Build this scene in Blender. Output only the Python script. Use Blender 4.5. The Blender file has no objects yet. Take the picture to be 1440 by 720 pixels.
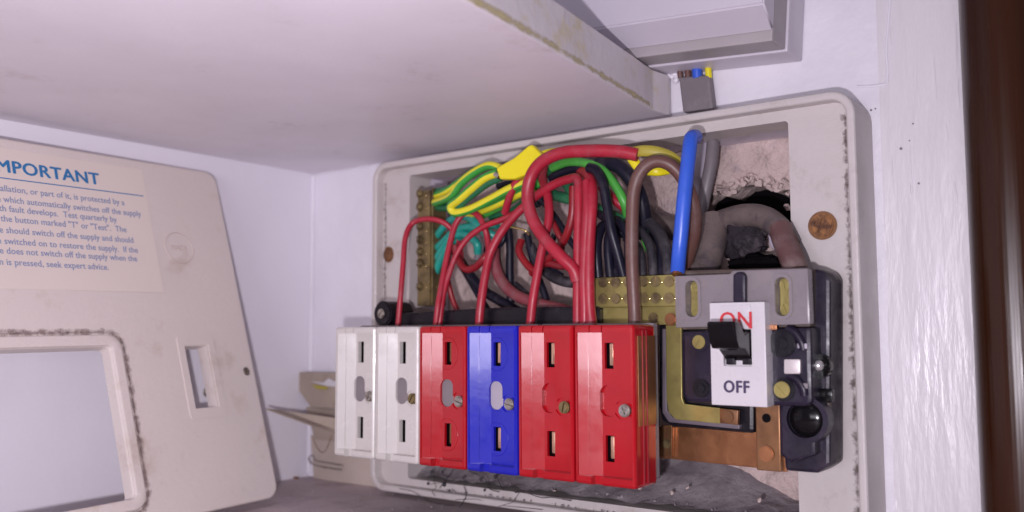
import bpy, bmesh, math, random
from mathutils import Vector, Matrix, noise
random.seed(7)
# ------------------------------------------------------------------ camera
F, YAW, PIT, ROLL = 1284., math.radians(37.), math.radians(4.76), math.radians(.2)
WD = .3515                                   # metres from lens to the wall plane y = 0
CAM = Vector((0, -WD, 0))
FW = Vector((-math.sin(YAW)*math.cos(PIT), math.cos(YAW)*math.cos(PIT), math.sin(PIT)))
R0 = Vector((math.cos(YAW), math.sin(YAW), 0)); U0 = R0.cross(FW)
RT = R0*math.cos(ROLL) - U0*math.sin(ROLL); UP = RT.cross(FW)
scn = bpy.context.scene
cd = bpy.data.cameras.new('camera'); cam = bpy.data.objects.new('camera', cd)
scn.collection.objects.link(cam); scn.camera = cam
cd.sensor_width = 36; cd.lens = F/1440*36; cd.clip_start = .01; cd.clip_end = 20
m = Matrix((RT, UP, -FW)).transposed().to_4x4(); m.translation = CAM; cam.matrix_world = m
cd.dof.use_dof = True; cd.dof.focus_distance = .352; cd.dof.aperture_fstop = 8.5
# ------------------------------------------------------------------ light
w = bpy.data.worlds.new('World'); scn.world = w; w.use_nodes = True
w.node_tree.nodes['Background'].inputs[0].default_value = (.79, .72, .95, 1)
w.node_tree.nodes['Background'].inputs[1].default_value = .18
def area(name, loc, target, size, power, col, sy=None):
    l = bpy.data.lights.new(name, 'AREA'); l.shape = 'RECTANGLE' if sy else 'DISK'; l.size = size
    if sy: l.size_y = sy
    l.energy = power; l.color = col
    o = bpy.data.objects.new(name, l); scn.collection.objects.link(o); o.location = loc
    o.rotation_euler = (Vector(target)-Vector(loc)).to_track_quat('-Z', 'Y').to_euler(); return o
area('phone_flash', (-.024, -.352, -.024), (-.40, -.12, .02), .009, .95, (.985, .925, 1.03))
area('fill_light', (.04, -1.10, .012), (-.22, 0, .02), .60, 3.0, (.95, .885, .99), .14)  # added fill, shaped and placed so the fuse facets show a highlight
scn.view_settings.view_transform = 'Standard'; scn.view_settings.look = 'None'
scn.view_settings.exposure = 0.0; scn.view_settings.gamma = 1
# ------------------------------------------------------------------ pixel -> place helpers (1440 x 720 photograph)
def ray(px, py): return FW + RT*((px-720)/F) - UP*((py-360)/F)
def PY(px, py, D): d = ray(px, py); return CAM + d*(D/d.y)
def PX(px, py, x): d = ray(px, py); return CAM + d*(x/d.x)
def PZ(px, py, z): d = ray(px, py); return CAM + d*(z/d.z)
def R(l, t, r, b, D):                       # x0, x1, z0, z1 of an upright rectangle at distance D
    mx, my = (l+r)/2, (t+b)/2
    return PY(l, my, D).x, PY(r, my, D).x, PY(mx, b, D).z, PY(mx, t, D).z
# ------------------------------------------------------------------ materials
def mat(name, col, rough=.5, metal=0, bump=0, bscale=200, var=.0, vscale=60, dirt=None, dscale=90, dlo=.52, dhi=.7, trans=0, spec=.5, stretch=(1,1,1), coat=0, alpha=1, fine=0, rv=.09):
    M = bpy.data.materials.new(name); M.use_nodes = True
    nt = M.node_tree; N = nt.nodes; L = nt.links; b = N['Principled BSDF']
    b.inputs['Roughness'].default_value = rough; b.inputs['Metallic'].default_value = metal
    b.inputs['Specular IOR Level'].default_value = spec; b.inputs['Transmission Weight'].default_value = trans
    b.inputs['Coat Weight'].default_value = coat; b.inputs['Alpha'].default_value = alpha
    tc = N.new('ShaderNodeTexCoord'); mp = N.new('ShaderNodeMapping'); mp.inputs['Scale'].default_value = stretch
    L.new(tc.outputs['Object'], mp.inputs[0])
    def nz(scale, det=4, rg=.55):
        n = N.new('ShaderNodeTexNoise'); n.inputs['Scale'].default_value = scale
        n.inputs['Detail'].default_value = det; n.inputs['Roughness'].default_value = rg
        L.new(mp.outputs[0], n.inputs['Vector']); return n.outputs[0]
    rgb = N.new('ShaderNodeRGB'); rgb.outputs[0].default_value = (*col, 1); out = rgb.outputs[0]
    def mix(a, bcol, fac, typ='MIX'):
        x = N.new('ShaderNodeMix'); x.data_type = 'RGBA'; x.blend_type = typ
        L.new(a, x.inputs[6]); x.inputs[7].default_value = (*bcol, 1)
        if hasattr(fac, 'links'): L.new(fac, x.inputs[0])
        else: x.inputs[0].default_value = fac
        return x.outputs[2]
    def ramp(src, lo, hi, a=0., c=1.):
        r = N.new('ShaderNodeMapRange'); L.new(src, r.inputs[0])
        r.inputs[1].default_value = lo; r.inputs[2].default_value = hi; r.inputs[3].default_value = a; r.inputs[4].default_value = c
        return r.outputs[0]
    if var: out = mix(out, tuple(c*(1-var*2) for c in col), ramp(nz(vscale), .35, .7))
    if fine: out = mix(out, tuple(c*(1-fine) for c in col), ramp(nz(900, 2), .45, .65))
    if dirt:
        out = mix(out, dirt, ramp(nz(dscale, 7, .7), dlo, dhi))
    L.new(out, b.inputs['Base Color'])
    L.new(ramp(nz(vscale*2.3), .3, .7, max(rough-rv, 0), min(rough+rv, 1)), b.inputs['Roughness'])
    if bump:
        bp = N.new('ShaderNodeBump'); bp.inputs['Strength'].default_value = 1; bp.inputs['Distance'].default_value = bump
        L.new(nz(bscale, 5), bp.inputs['Height']); L.new(bp.outputs[0], b.inputs['Normal'])
    return M
def bsdf(M): return M.node_tree.nodes['Principled BSDF']
WALL = mat('white gloss wall paint', (.78,.75,.81), .42, bump=.0014, bscale=60, var=.03, vscale=30, dirt=(.45,.38,.42), dscale=130, dlo=.72, dhi=.8)
WALLV = mat('brushed white paint', (.74,.70,.73), .34, bump=.0016, bscale=100, var=.03, vscale=30, stretch=(1.3,1,.22), dirt=(.6,.52,.5), dscale=40, dlo=.62, dhi=.9)
SHELF = mat('white laminated board', (.80,.745,.80), .45, bump=.00006, bscale=260, var=.05, vscale=22, dirt=(.50,.42,.42), dscale=24, dlo=.58, dhi=.85, fine=.04)
SHELFE = mat('yellowed board edge', (.72,.66,.68), .5, bump=.0003, bscale=200, var=.03, vscale=30, dirt=(.62,.54,.36), dscale=60, dlo=.52, dhi=.68)
FLOORM = mat('dusty grey brown board', (.56,.47,.48), .6, bump=.0002, bscale=300, var=.10, vscale=35, dirt=(.30,.24,.25), dscale=60, dlo=.5, dhi=.75, fine=.15)
CREAM = mat('aged cream plastic', (.695,.62,.58), .42, bump=.00012, bscale=260, var=.03, vscale=18, dirt=(.48,.37,.29), dscale=34, dlo=.56, dhi=.80, fine=.05)
CREAML = mat('cream sticker', (.735,.645,.585), .38, var=.02, vscale=20)
BASEM = mat('aged white bakelite', (.56,.51,.495), .4, bump=.00025, bscale=200, var=.04, vscale=30, dirt=(.38,.31,.28), dscale=60, dlo=.58, dhi=.8)
REVEAL = mat('grey painted board cut edge', (.72,.65,.74), .65, bump=.0004, bscale=150, var=.10, vscale=50, dirt=(.36,.31,.36), dscale=60, dlo=.55, dhi=.75)
PLAST = mat('rough pale pink plaster', (.62,.485,.455), .85, bump=.006, bscale=95, var=.10, vscale=50, dirt=(.34,.28,.32), dscale=38, dlo=.56, dhi=.70)
DUSTM = mat('grey dust and grit', (.36,.31,.33), .9, bump=.0012, bscale=160, var=.15, vscale=90, dirt=(.19,.155,.17), dscale=55, dlo=.48, dhi=.68, fine=.2)
SHADE_TAPE = mat('flat black for shade and tape', (.006,.005,.006), 1, spec=0)  # stands in for shade in the wall hole and slots; also black tape
REDP = mat('glossy red plastic', (.40,.004,.010), .17, var=.05, vscale=80, bump=.00003, bscale=300, dirt=(.22,.01,.015), dscale=140, dlo=.62, dhi=.85, coat=.25, rv=.02)
BLUEP = mat('glossy blue plastic', (.012,.015,.40), .17, var=.05, vscale=80, bump=.00003, bscale=300, dirt=(.01,.01,.22), dscale=140, dlo=.62, dhi=.85, coat=.25, rv=.02)
WHITEP = mat('glossy off white plastic', (.58,.55,.52), .24, var=.02, vscale=80, bump=.00003, bscale=300, dirt=(.60,.5,.42), dscale=70, dlo=.62, dhi=.85)
GREYIN = mat('grey inner moulding', (.22,.19,.20), .6, var=.1)
BLACKP = mat('black bakelite', (.012,.010,.015), .32, var=.2, vscale=90, bump=.0001, bscale=300, dirt=(.05,.042,.05), dscale=80, dlo=.55, dhi=.85, spec=.3)
BLACKG = mat('glossy black plastic', (.006,.005,.006), .14, spec=.2)
SWB = mat('dark violet brown bakelite', (.020,.014,.031), .38, var=.2, vscale=90, bump=.0001, bscale=250, dirt=(.07,.05,.065), dscale=60, dlo=.56, dhi=.85, spec=.32)
BROWNB = mat('dusty brown bakelite', (.10,.068,.055), .5, var=.2, dirt=(.18,.14,.12), dscale=60, dlo=.5, dhi=.7)
BRASS = mat('dull yellow brass', (.36,.30,.10), .40, metal=.5, var=.15, vscale=90, bump=.00008, bscale=400, dirt=(.25,.18,.08), dscale=90, dlo=.55, dhi=.75)
BRASSD = mat('tarnished brass', (.30,.23,.11), .42, metal=.7, var=.2, vscale=160, bump=.0001, bscale=500, dirt=(.12,.08,.05), dscale=160, dlo=.5, dhi=.7)
BRASSB = mat('bright brass', (.85,.68,.30), .25, metal=.9)
COPPER = mat('copper strip', (.42,.185,.085), .38, metal=.8, var=.15, vscale=60, bump=.00008, bscale=300, dirt=(.30,.13,.07), dscale=60, dlo=.5, dhi=.8)
BRONZE = mat('brown bronze strip', (.30,.15,.07), .42, metal=.7, var=.15, vscale=80, dirt=(.16,.08,.05), dscale=90, dlo=.5, dhi=.7)
STEEL = mat('worn steel screw', (.50,.46,.42), .4, metal=.8, var=.2, vscale=300, dirt=(.25,.18,.12), dscale=300, dlo=.5, dhi=.7)
BLADE = mat('copper contact blade', (.80,.50,.34), .28, metal=.85, var=.1)
RUST = mat('rusty brown screw', (.38,.17,.06), .7, metal=.2, var=.3, vscale=300, bump=.0004, bscale=500, dirt=(.10,.04,.02), dscale=260, dlo=.45, dhi=.6)
HOLEM = mat('brown wood in screw hole', (.36,.17,.085), .7, var=.2, vscale=200)
SHIELD = mat('cloudy grey translucent plastic', (.31,.27,.29), .3, var=.06, vscale=70, alpha=.66, dirt=(.36,.31,.31), dscale=50, dlo=.5, dhi=.8)
PLATE = mat('white enamel plate', (.62,.585,.61), .3, var=.02, vscale=60)
REDW = mat('dusty red pvc', (.40,.016,.036), .42, var=.10, vscale=90, dirt=(.34,.07,.09), dscale=110, dlo=.5, dhi=.8)
REDD = mat('deep red pvc', (.30,.010,.018), .4, var=.1, vscale=90, dirt=(.2,.03,.04), dscale=110, dlo=.5, dhi=.8)
MAROON = mat('dusty maroon pvc', (.28,.06,.075), .5, var=.1, dirt=(.24,.14,.14), dscale=80, dlo=.48, dhi=.7)
BLACKW = mat('dusty black pvc', (.012,.011,.024), .38, var=.2, vscale=90, dirt=(.07,.06,.075), dscale=90, dlo=.54, dhi=.85, spec=.3)
BLACKD = mat('grey dust on black pvc', (.025,.022,.030), .5, var=.2, dirt=(.15,.13,.14), dscale=70, dlo=.48, dhi=.78)
TEAL = mat('teal green pvc', (.02,.33,.26), .38, var=.15, vscale=90, dirt=(.10,.36,.32), dscale=90, dlo=.5, dhi=.8)
GREEN = mat('light green pvc', (.08,.42,.06), .38, var=.15, dirt=(.06,.22,.06), dscale=90, dlo=.5, dhi=.8)
DGREEN = mat('dark green pvc', (.02,.16,.07), .4, var=.2, dirt=(.05,.2,.08), dscale=90, dlo=.5, dhi=.8)
YELLOW = mat('yellow sleeving', (.80,.70,.015), .35, var=.05, vscale=60, dirt=(.62,.52,.03), dscale=60, dlo=.55, dhi=.8)
OLIVE = mat('dusty yellow sleeving', (.42,.35,.045), .5, var=.1, vscale=60, dirt=(.25,.2,.05), dscale=60, dlo=.5, dhi=.8)
BROWNW = mat('dusty brown pvc', (.135,.062,.050), .45, var=.1, dirt=(.20,.13,.12), dscale=60, dlo=.5, dhi=.8)
BLUEW = mat('bright blue pvc', (.035,.115,.62), .35, var=.06, vscale=60, dirt=(.06,.12,.42), dscale=80, dlo=.55, dhi=.8)
GREYC = mat('grey pvc sheath', (.20,.175,.19), .5, var=.1, dirt=(.28,.25,.26), dscale=60, dlo=.5, dhi=.8)
GREYB = mat('brown grey dusty sheath', (.20,.155,.145), .5, var=.2, vscale=60, dirt=(.07,.055,.065), dscale=75, dlo=.47, dhi=.64, bump=.0006, bscale=120)
LILACG = mat('pale grey pvc', (.40,.36,.42), .5, var=.08)
TAPE = mat('dusty black tape', (.035,.028,.036), .85, spec=.15, bump=.0025, bscale=160, var=.3, vscale=70, dirt=(.14,.115,.125), dscale=60, dlo=.48, dhi=.7)
CARD = mat('dirty brown card', (.40,.325,.265), .8, bump=.0002, bscale=300, var=.1, vscale=40, dirt=(.25,.19,.15), dscale=60, dlo=.52, dhi=.75)
CARDL = mat('beige card', (.50,.415,.36), .8, var=.06, vscale=40, dirt=(.32,.26,.22), dscale=50, dlo=.58, dhi=.8)
WOOD = mat('dark varnished wood', (.040,.012,.004), .22, var=.22, vscale=40, bump=.0003, bscale=60, stretch=(2.5,1,.07), dirt=(.03,.010,.004), dscale=40, dlo=.5, dhi=.75, spec=.35)
WOODD = mat('timber darkened as shade', (.012,.006,.004), .8, var=.2)  # wood colour taken near black to put the gap's shade into it
ENC = mat('lilac white steel enclosure', (.62,.575,.64), .42, bump=.0001, bscale=300, var=.03, vscale=20)
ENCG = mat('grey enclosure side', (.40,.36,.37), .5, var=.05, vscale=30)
INKB = mat('blue print', (.02,.17,.40), .5); INKP = mat('faded blue print', (.25,.30,.46), .5)
INKR = mat('red print', (.58,.03,.04), .5); INKK = mat('dark print', (.05,.035,.09), .5)
EMB = mat('embossed cream plastic', (.56,.46,.42), .45)
def grime(name, col, lo, hi, scale=260):
    M = bpy.data.materials.new(name); M.use_nodes = True; nt = M.node_tree; N = nt.nodes; L = nt.links; b = N['Principled BSDF']
    b.inputs['Base Color'].default_value = (*col, 1); b.inputs['Roughness'].default_value = .9
    tc = N.new('ShaderNodeTexCoord'); n = N.new('ShaderNodeTexNoise'); n.inputs['Scale'].default_value = scale
    n.inputs['Detail'].default_value = 6; n.inputs['Roughness'].default_value = .7
    L.new(tc.outputs['Object'], n.inputs['Vector'])
    # fade across the strip: uv.y 0..1
    uv = N.new('ShaderNodeUVMap'); uv.uv_map = 'UVMap'; sx = N.new('ShaderNodeSeparateXYZ'); L.new(uv.outputs[0], sx.inputs[0])
    a = N.new('ShaderNodeMath'); a.operation = 'SUBTRACT'; L.new(sx.outputs[1], a.inputs[0]); a.inputs[1].default_value = .5
    a2 = N.new('ShaderNodeMath'); a2.operation = 'ABSOLUTE'; L.new(a.outputs[0], a2.inputs[0])
    a3 = N.new('ShaderNodeMath'); a3.operation = 'MULTIPLY_ADD'; L.new(a2.outputs[0], a3.inputs[0]); a3.inputs[1].default_value = -.5; L.new(n.outputs[0], a3.inputs[2])
    r = N.new('ShaderNodeMapRange'); L.new(a3.outputs[0], r.inputs[0]); r.inputs[1].default_value = lo; r.inputs[2].default_value = hi
    L.new(r.outputs[0], b.inputs['Alpha']); return M
GRIME = grime('black grime', (.13,.10,.09), .36, .66, 330)
GRIMES = grime('soft brown grime', (.27,.20,.185), .28, .66, 260)
GRIMED = grime('dark crevice dirt', (.05,.03,.04), .12, .30, 200)
def stripe_mat():
    M = bpy.data.materials.new('green and yellow striped pvc'); M.use_nodes = True; nt = M.node_tree; N = nt.nodes; L = nt.links; b = N['Principled BSDF']
    b.inputs['Roughness'].default_value = .35
    uv = N.new('ShaderNodeUVMap'); uv.uv_map = 'UVMap'; sx = N.new('ShaderNodeSeparateXYZ'); L.new(uv.outputs[0], sx.inputs[0])
    fr = N.new('ShaderNodeMath'); fr.operation = 'FRACT'; L.new(sx.outputs[1], fr.inputs[0])
    g = N.new('ShaderNodeMath'); g.operation = 'GREATER_THAN'; L.new(fr.outputs[0], g.inputs[0]); g.inputs[1].default_value = .5
    x = N.new('ShaderNodeMix'); x.data_type = 'RGBA'; L.new(g.outputs[0], x.inputs[0])
    x.inputs[6].default_value = (.05,.33,.05,1); x.inputs[7].default_value = (.72,.66,.03,1)
    L.new(x.outputs[2], b.inputs['Base Color']); return M
STRIPE = stripe_mat()
# ------------------------------------------------------------------ object helpers
def root_of(o):
    v = Vector((0,0,0))
    while o is not None: v += o.location; o = o.parent
    return v
def finish(o, parent):
    scn.collection.objects.link(o)
    if parent is not None: o.parent = parent
    return o
def tag(o, label=None, cat=None, group=None, kind=None):
    if label: o['label'] = label
    if cat: o['category'] = cat
    if group: o['group'] = group
    if kind: o['kind'] = kind
    return o
def thing(name, label, cat, loc, group=None):
    o = bpy.data.objects.new(name, None); o.empty_display_size = .01; o.location = loc
    scn.collection.objects.link(o); return tag(o, label, cat, group)
def from_bm(name, bm, M, parent=None, smooth=40):
    """bm holds world coordinates; the mesh is shifted to its own origin (parent's place, or its base)."""
    if parent is not None: off = root_of(parent)
    else:
        xs = [v.co for v in bm.verts]
        off = Vector((sum(v.x for v in xs)/len(xs), sum(v.y for v in xs)/len(xs), min(v.z for v in xs)))
    for v in bm.verts: v.co -= off
    bm.normal_update()
    if smooth:
        for f in bm.faces: f.smooth = not (len(f.verts) > 4 or f.calc_area() > 4e-5)
        for e in bm.edges: e.smooth = not (len(e.link_faces) == 2 and e.calc_face_angle(0) > math.radians(smooth))
    me = bpy.data.meshes.new(name); bm.to_mesh(me); bm.free()
    if M: me.materials.append(M)
    o = bpy.data.objects.new(name, me)
    if parent is None: o.location = off
    return finish(o, parent)
def prism_bm(loop, ext, bevel=0, seg=2, bm=None):
    own = bm is None
    b2 = bmesh.new()
    ext = Vector(ext); a = [b2.verts.new(p) for p in loop]; c = [b2.verts.new(Vector(p)+ext) for p in loop]
    n = len(a)
    b2.faces.new(a); b2.faces.new(c[::-1])
    for i in range(n): b2.faces.new((a[(i+1)%n], a[i], c[i], c[(i+1)%n]))
    bmesh.ops.recalc_face_normals(b2, faces=b2.faces)
    if bevel: bmesh.ops.bevel(b2, geom=list(b2.edges), offset=bevel, segments=seg, profile=.6, affect='EDGES', clamp_overlap=True)
    if own: return b2
    me = bpy.data.meshes.new('t'); b2.to_mesh(me); b2.free(); bm.from_mesh(me); bpy.data.meshes.remove(me); return bm
def box_bm(x0, x1, y0, y1, z0, z1, bevel=0, bm=None, seg=2):
    return prism_bm([(x0,y0,z0),(x1,y0,z0),(x1,y0,z1),(x0,y0,z1)], (0,y1-y0,0), bevel, seg, bm)
def box(name, x0, x1, y0, y1, z0, z1, M, parent=None, bevel=0):
    return from_bm(name, box_bm(x0,x1,y0,y1,z0,z1,bevel), M, parent)
def pbox(name, l, t, r, b, D0, D1, M, parent=None, bevel=0):      # px rectangle whose front is at D0
    x0, x1, z0, z1 = R(l,t,r,b,D0); return box(name, x0,x1, D0-WD, D1-WD, z0,z1, M, parent, bevel)
def ppoly(name, pts, D0, D1, M, parent=None, bevel=0):
    return from_bm(name, prism_bm([PY(x,y,D0) for x,y in pts], (0,D1-D0,0), bevel), M, parent)
def rrect(cx, cz, w, h, r, n=6):           # 2-D rounded rectangle
    out = []
    for sx, sz, a0 in ((1,1,0),(-1,1,90),(-1,-1,180),(1,-1,270)):
        for k in range(n+1):
            a = math.radians(a0+90*k/n); out.append((cx+sx*(w/2-r)+r*math.cos(a), cz+sz*(h/2-r)+r*math.sin(a)))
    return out
def ring_bm(outer, inner, f, ext):          # outer and inner 2-D loops with the same count -> a frame of depth ext
    bm = bmesh.new(); ext = Vector(ext); n = len(outer)
    A=[bm.verts.new(f(*p)) for p in outer]; B=[bm.verts.new(f(*p)) for p in inner]
    C=[bm.verts.new(f(*p)+ext) for p in outer]; E=[bm.verts.new(f(*p)+ext) for p in inner]
    for i in range(n):
        j=(i+1)%n
        bm.faces.new((A[i],A[j],B[j],B[i])); bm.faces.new((C[j],C[i],E[i],E[j]))
        bm.faces.new((A[j],A[i],C[i],C[j])); bm.faces.new((B[i],B[j],E[j],E[i]))
    bmesh.ops.recalc_face_normals(bm, faces=bm.faces); return bm
def cyl_bm(c, axis, r, h, seg=24, bevel=0, r2=None, bm=None):
    b2 = bmesh.new(); q = Vector(axis).normalized().to_track_quat('Z','Y').to_matrix().to_4x4()
    bmesh.ops.create_cone(b2, cap_ends=True, segments=seg, radius1=r, radius2=r if r2 is None else r2, depth=h)
    if bevel: bmesh.ops.bevel(b2, geom=[e for e in b2.edges if len(e.link_faces)==2 and e.calc_face_angle(0)>1], offset=bevel, segments=2, affect='EDGES')
    q.translation = Vector(c)+Vector(axis).normalized()*h/2
    bmesh.ops.transform(b2, matrix=q, verts=b2.verts)
    if bm is None: return b2
    me = bpy.data.meshes.new('t'); b2.to_mesh(me); b2.free(); bm.from_mesh(me); bpy.data.meshes.remove(me); return bm
def cyl(name, c, axis, r, h, M, parent=None, seg=24, bevel=0, r2=None):
    return from_bm(name, cyl_bm(c,axis,r,h,seg,bevel,r2), M, parent)
def cut(o, cutters):
    for c in cutters:
        md = o.modifiers.new('b','BOOLEAN'); md.operation='DIFFERENCE'; md.solver='EXACT'; md.object=c
    bpy.context.view_layer.update()
    dg = bpy.context.evaluated_depsgraph_get(); me = bpy.data.meshes.new_from_object(o.evaluated_get(dg))
    o.modifiers.clear(); old = o.data; o.data = me
    for c in cutters: bpy.data.objects.remove(c)
    bm = bmesh.new(); bm.from_mesh(me); bm.normal_update()
    for f in bm.faces: f.smooth = not (len(f.verts) > 4 or f.calc_area() > 1.5e-5)
    for e in bm.edges: e.smooth = not (len(e.link_faces)==2 and e.calc_face_angle(0) > math.radians(35))
    bm.to_mesh(me); bm.free(); return o
def slot_screw(name, c, axis, r, h, M, parent, ang=.6, cross=False, seg=24):
    o = cyl(name, c, axis, r, h, M, parent, seg=seg, bevel=min(r*.22,h*.4))
    a = Vector(axis).normalized(); t = a.orthogonal().normalized(); t.rotate(Matrix.Rotation(ang,3,a))
    for k in range(2 if cross else 1):
        s = a.cross(t)
        lp = [Vector(c)+a*(h*.55)+t*x+s*y for x,y in ((-r*1.1,-r*.13),(r*1.1,-r*.13),(r*1.1,r*.13),(-r*1.1,r*.13))]
        if cross: lp = [Vector(c)+a*(h*.55)+t*x+s*y for x,y in ((-r*.6,-r*.12),(r*.6,-r*.12),(r*.6,r*.12),(-r*.6,r*.12))]
        ct = from_bm('cutter', prism_bm(lp, a*h), None, None, 0)
        cut(o, [ct]); t = s
    return o
def catmull(P, n=10):
    P = [Vector(p) for p in P]; Q = [P[0]*2-P[1]]+P+[P[-1]*2-P[-2]]; out = []
    for i in range(1, len(Q)-2):
        a,b,c,d = Q[i-1],Q[i],Q[i+1],Q[i+2]
        for k in range(n):
            t=k/n; out.append(.5*((2*b)+(c-a)*t+(2*a-5*b+4*c-d)*t*t+(3*b-a-3*c+d)*t**3))
    out.append(P[-1]); return out
def tube_bm(P, r, seg=12, flat=1., n=10, twist=0., ref=None, bm=None, phase=0., smooth=True):
    pts = catmull(P, n) if smooth else [Vector(p) for p in P]
    if bm is None: bm = bmesh.new()
    uvl = bm.loops.layers.uv.get('UVMap') or bm.loops.layers.uv.new('UVMap')
    t0 = (pts[1]-pts[0]).normalized(); nrm = (Vector(ref) if ref else Vector((0,-1,0)))
    nrm = (nrm - t0*nrm.dot(t0)); nrm = nrm.normalized() if nrm.length>1e-4 else t0.orthogonal().normalized()
    rings=[]; L=0
    for i,p in enumerate(pts):
        t = (pts[min(i+1,len(pts)-1)]-pts[max(i-1,0)]).normalized()
        nrm = (nrm-t*nrm.dot(t)).normalized(); bi = t.cross(nrm)
        rr = r(i/(len(pts)-1)) if callable(r) else r
        rings.append([bm.verts.new(p+nrm*math.cos(a)*rr*flat+bi*math.sin(a)*rr) for a in [2*math.pi*k/seg for k in range(seg)]])
    for i in range(len(rings)-1):
        for k in range(seg):
            j=(k+1)%seg; f=bm.faces.new((rings[i][k],rings[i][j],rings[i+1][j],rings[i+1][k])); 
            for lp,(u,v) in zip(f.loops, ((i,k),(i,k+1),(i+1,k+1),(i+1,k))): lp[uvl].uv=(u*.1, v/seg*1.0+u*twist+phase)
    bm.faces.new(rings[0][::-1]); bm.faces.new(rings[-1]); 
    bmesh.ops.recalc_face_normals(bm, faces=bm.faces); return bm
def tube(name, P, r, M, parent=None, **k): return from_bm(name, tube_bm(P, r, **k), M, parent, 50)
def wire(name, pts, r, M, label, group, **k):
    r = r*(.90 if r < .0045 else 1)
    o = tube(name, [PY(*p) for p in pts], r, M, None, **k); return tag(o, label, 'wire', group)
def strip(name, pts3, wdir, wid, M, parent, kind='stuff'):
    bm=bmesh.new(); uvl=bm.loops.layers.uv.new('UVMap'); prev=None
    dirs = wdir if isinstance(wdir, list) else [Vector(wdir)]*len(pts3)
    R_=[(bm.verts.new(Vector(p)-Vector(d)*wid/2), bm.verts.new(Vector(p)+Vector(d)*wid/2)) for p,d in zip(pts3,dirs)]
    for i in range(len(R_)-1):
        f=bm.faces.new((R_[i][0],R_[i+1][0],R_[i+1][1],R_[i][1]))
        for lp,uv in zip(f.loops,((i,0),(i+1,0),(i+1,1),(i,1))): lp[uvl].uv=uv
    o=from_bm(name,bm,M,parent,0)
    if kind: o['kind']=kind
    return o
def text(name, s, org, ex, ey, size, M, parent, align='LEFT', bold=0, depth=.00008, sx=1, space=1):
    c=bpy.data.curves.new('t','FONT'); c.body=s; c.size=1; c.align_x=align; c.extrude=depth/size; c.resolution_u=3; c.space_character=space
    o=bpy.data.objects.new('t',c); scn.collection.objects.link(o); bpy.context.view_layer.update()
    me=bpy.data.meshes.new_from_object(o.evaluated_get(bpy.context.evaluated_depsgraph_get()))
    bpy.data.objects.remove(o)
    ex=Vector(ex).normalized(); ey=Vector(ey).normalized(); ez=ex.cross(ey)
    bm=bmesh.new(); bm.from_mesh(me); bpy.data.meshes.remove(me)
    if bold:                                  # heavier strokes: the letters laid a hair's breadth apart
        src=bm.copy(); k=1
        for dx,dy in ((-1,0),(1,0),(0,.6),(0,-.6)):
            t_=src.copy()
            for v in t_.verts: v.co.x+=dx*bold/size; v.co.y+=dy*bold/size; v.co.z+=k*.000012/size
            m_=bpy.data.meshes.new('t'); t_.to_mesh(m_); t_.free(); bm.from_mesh(m_); bpy.data.meshes.remove(m_); k+=1
        src.free()
    for v in bm.verts: v.co = Vector(org)+(ex*v.co.x*sx+ey*v.co.y+ez*v.co.z)*size
    return from_bm(name,bm,M,parent,0)
def struct(o, label=None):
    o['kind']='structure'
    return o
# ================================================================== SETTING
XL = -.4095                                  # left wall plane
ZF = -.081; ZS = .0922; ZST = .1096          # floor, shelf underside, shelf top
YF = -.0160                                  # front face of the box's back plate
HX0, HX1, HZ0, HZ1 = -.3180, -.1212, -.0722, .0798   # opening behind the fuse box
# back wall with the opening cut through it
def grid_patch(bm, x0,x1,z0,z1, y, nx, nz, amp=0, sc=30):
    V=[[bm.verts.new((x0+(x1-x0)*i/nx, y - amp*(.5+noise.noise(Vector((x0+(x1-x0)*i/nx, 0, z0+(z1-z0)*j/nz))*sc)), z0+(z1-z0)*j/nz)) for i in range(nx+1)] for j in range(nz+1)]
    for j in range(nz):
        for i in range(nx): bm.faces.new((V[j][i],V[j][i+1],V[j+1][i+1],V[j+1][i]))
bm=box_bm(XL-.02,-.0922,0,.0140,ZF-.02,.40)
bw=from_bm('back_wall',bm,WALL,None,0); struct(bw)
ct=box('cutter',HX0,HX1,-.01,.06,HZ0,HZ1,None); cut(bw,[ct])
bw.data.materials.clear(); bw.data.materials.append(WALL); bw.data.materials.append(REVEAL)
for p in bw.data.polygons:
    c = bw.matrix_world @ p.center + bw.location*0
    c = p.center + bw.location
    if abs(p.normal.y)<.5 and HX0-.002<c.x<HX1+.002 and HZ0-.002<c.z<HZ1+.002: p.material_index=1
# right hand timber board, brush painted, with lumpy relief
bm=bmesh.new()
x0,x1,z0,z1=-.0805,-.0627,ZF-.05,.40
bm=box_bm(-.0922,-.0627,0,.0140,-.20,.40,0)
rb=from_bm('wall_post',bm,WALLV,None); tag(rb,'white brush painted timber strip between the fuse box and the dark brown frame','timber post')
bm=bmesh.new()
for k in range(16):                          # runs and lumps in the paint
    x=random.uniform(-.094,-.064); z=random.choice((random.uniform(-.08,.05),random.uniform(.04,.11)))
    if x>-.0635: continue
    l=random.uniform(.006,.020); 
    y=-.0003 if x>-.0915 else 0
    tube_bm([(x,y+.0001,z),(x+random.uniform(-.0004,.0004),y-.0001,z+l*.5),(x+random.uniform(-.0005,.0005),y+.0001,z+l)],random.uniform(.0002,.0004),seg=6,flat=.4,n=3,bm=bm)
ru=from_bm('paint_runs',bm,WALLV,rb); ru['kind']='stuff'
def ridge(pts,r,name,parent,M=WALL):
    return tube(name,pts,r,M,parent,seg=8,flat=.6,n=6)
ridge([PY(1205,122,.3513),PY(1228,121,.3513),PY(1246,118,.3513)],.0006,'paint_ridge',bw)
ridge([PY(1247,117,.3513),PY(1248,95,.3513),PY(1246,70,.3513),PY(1250,20,.3513),PY(1252,-10,.3513)],.0005,'paint_ridge',bw)
bm=bmesh.new()
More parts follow.
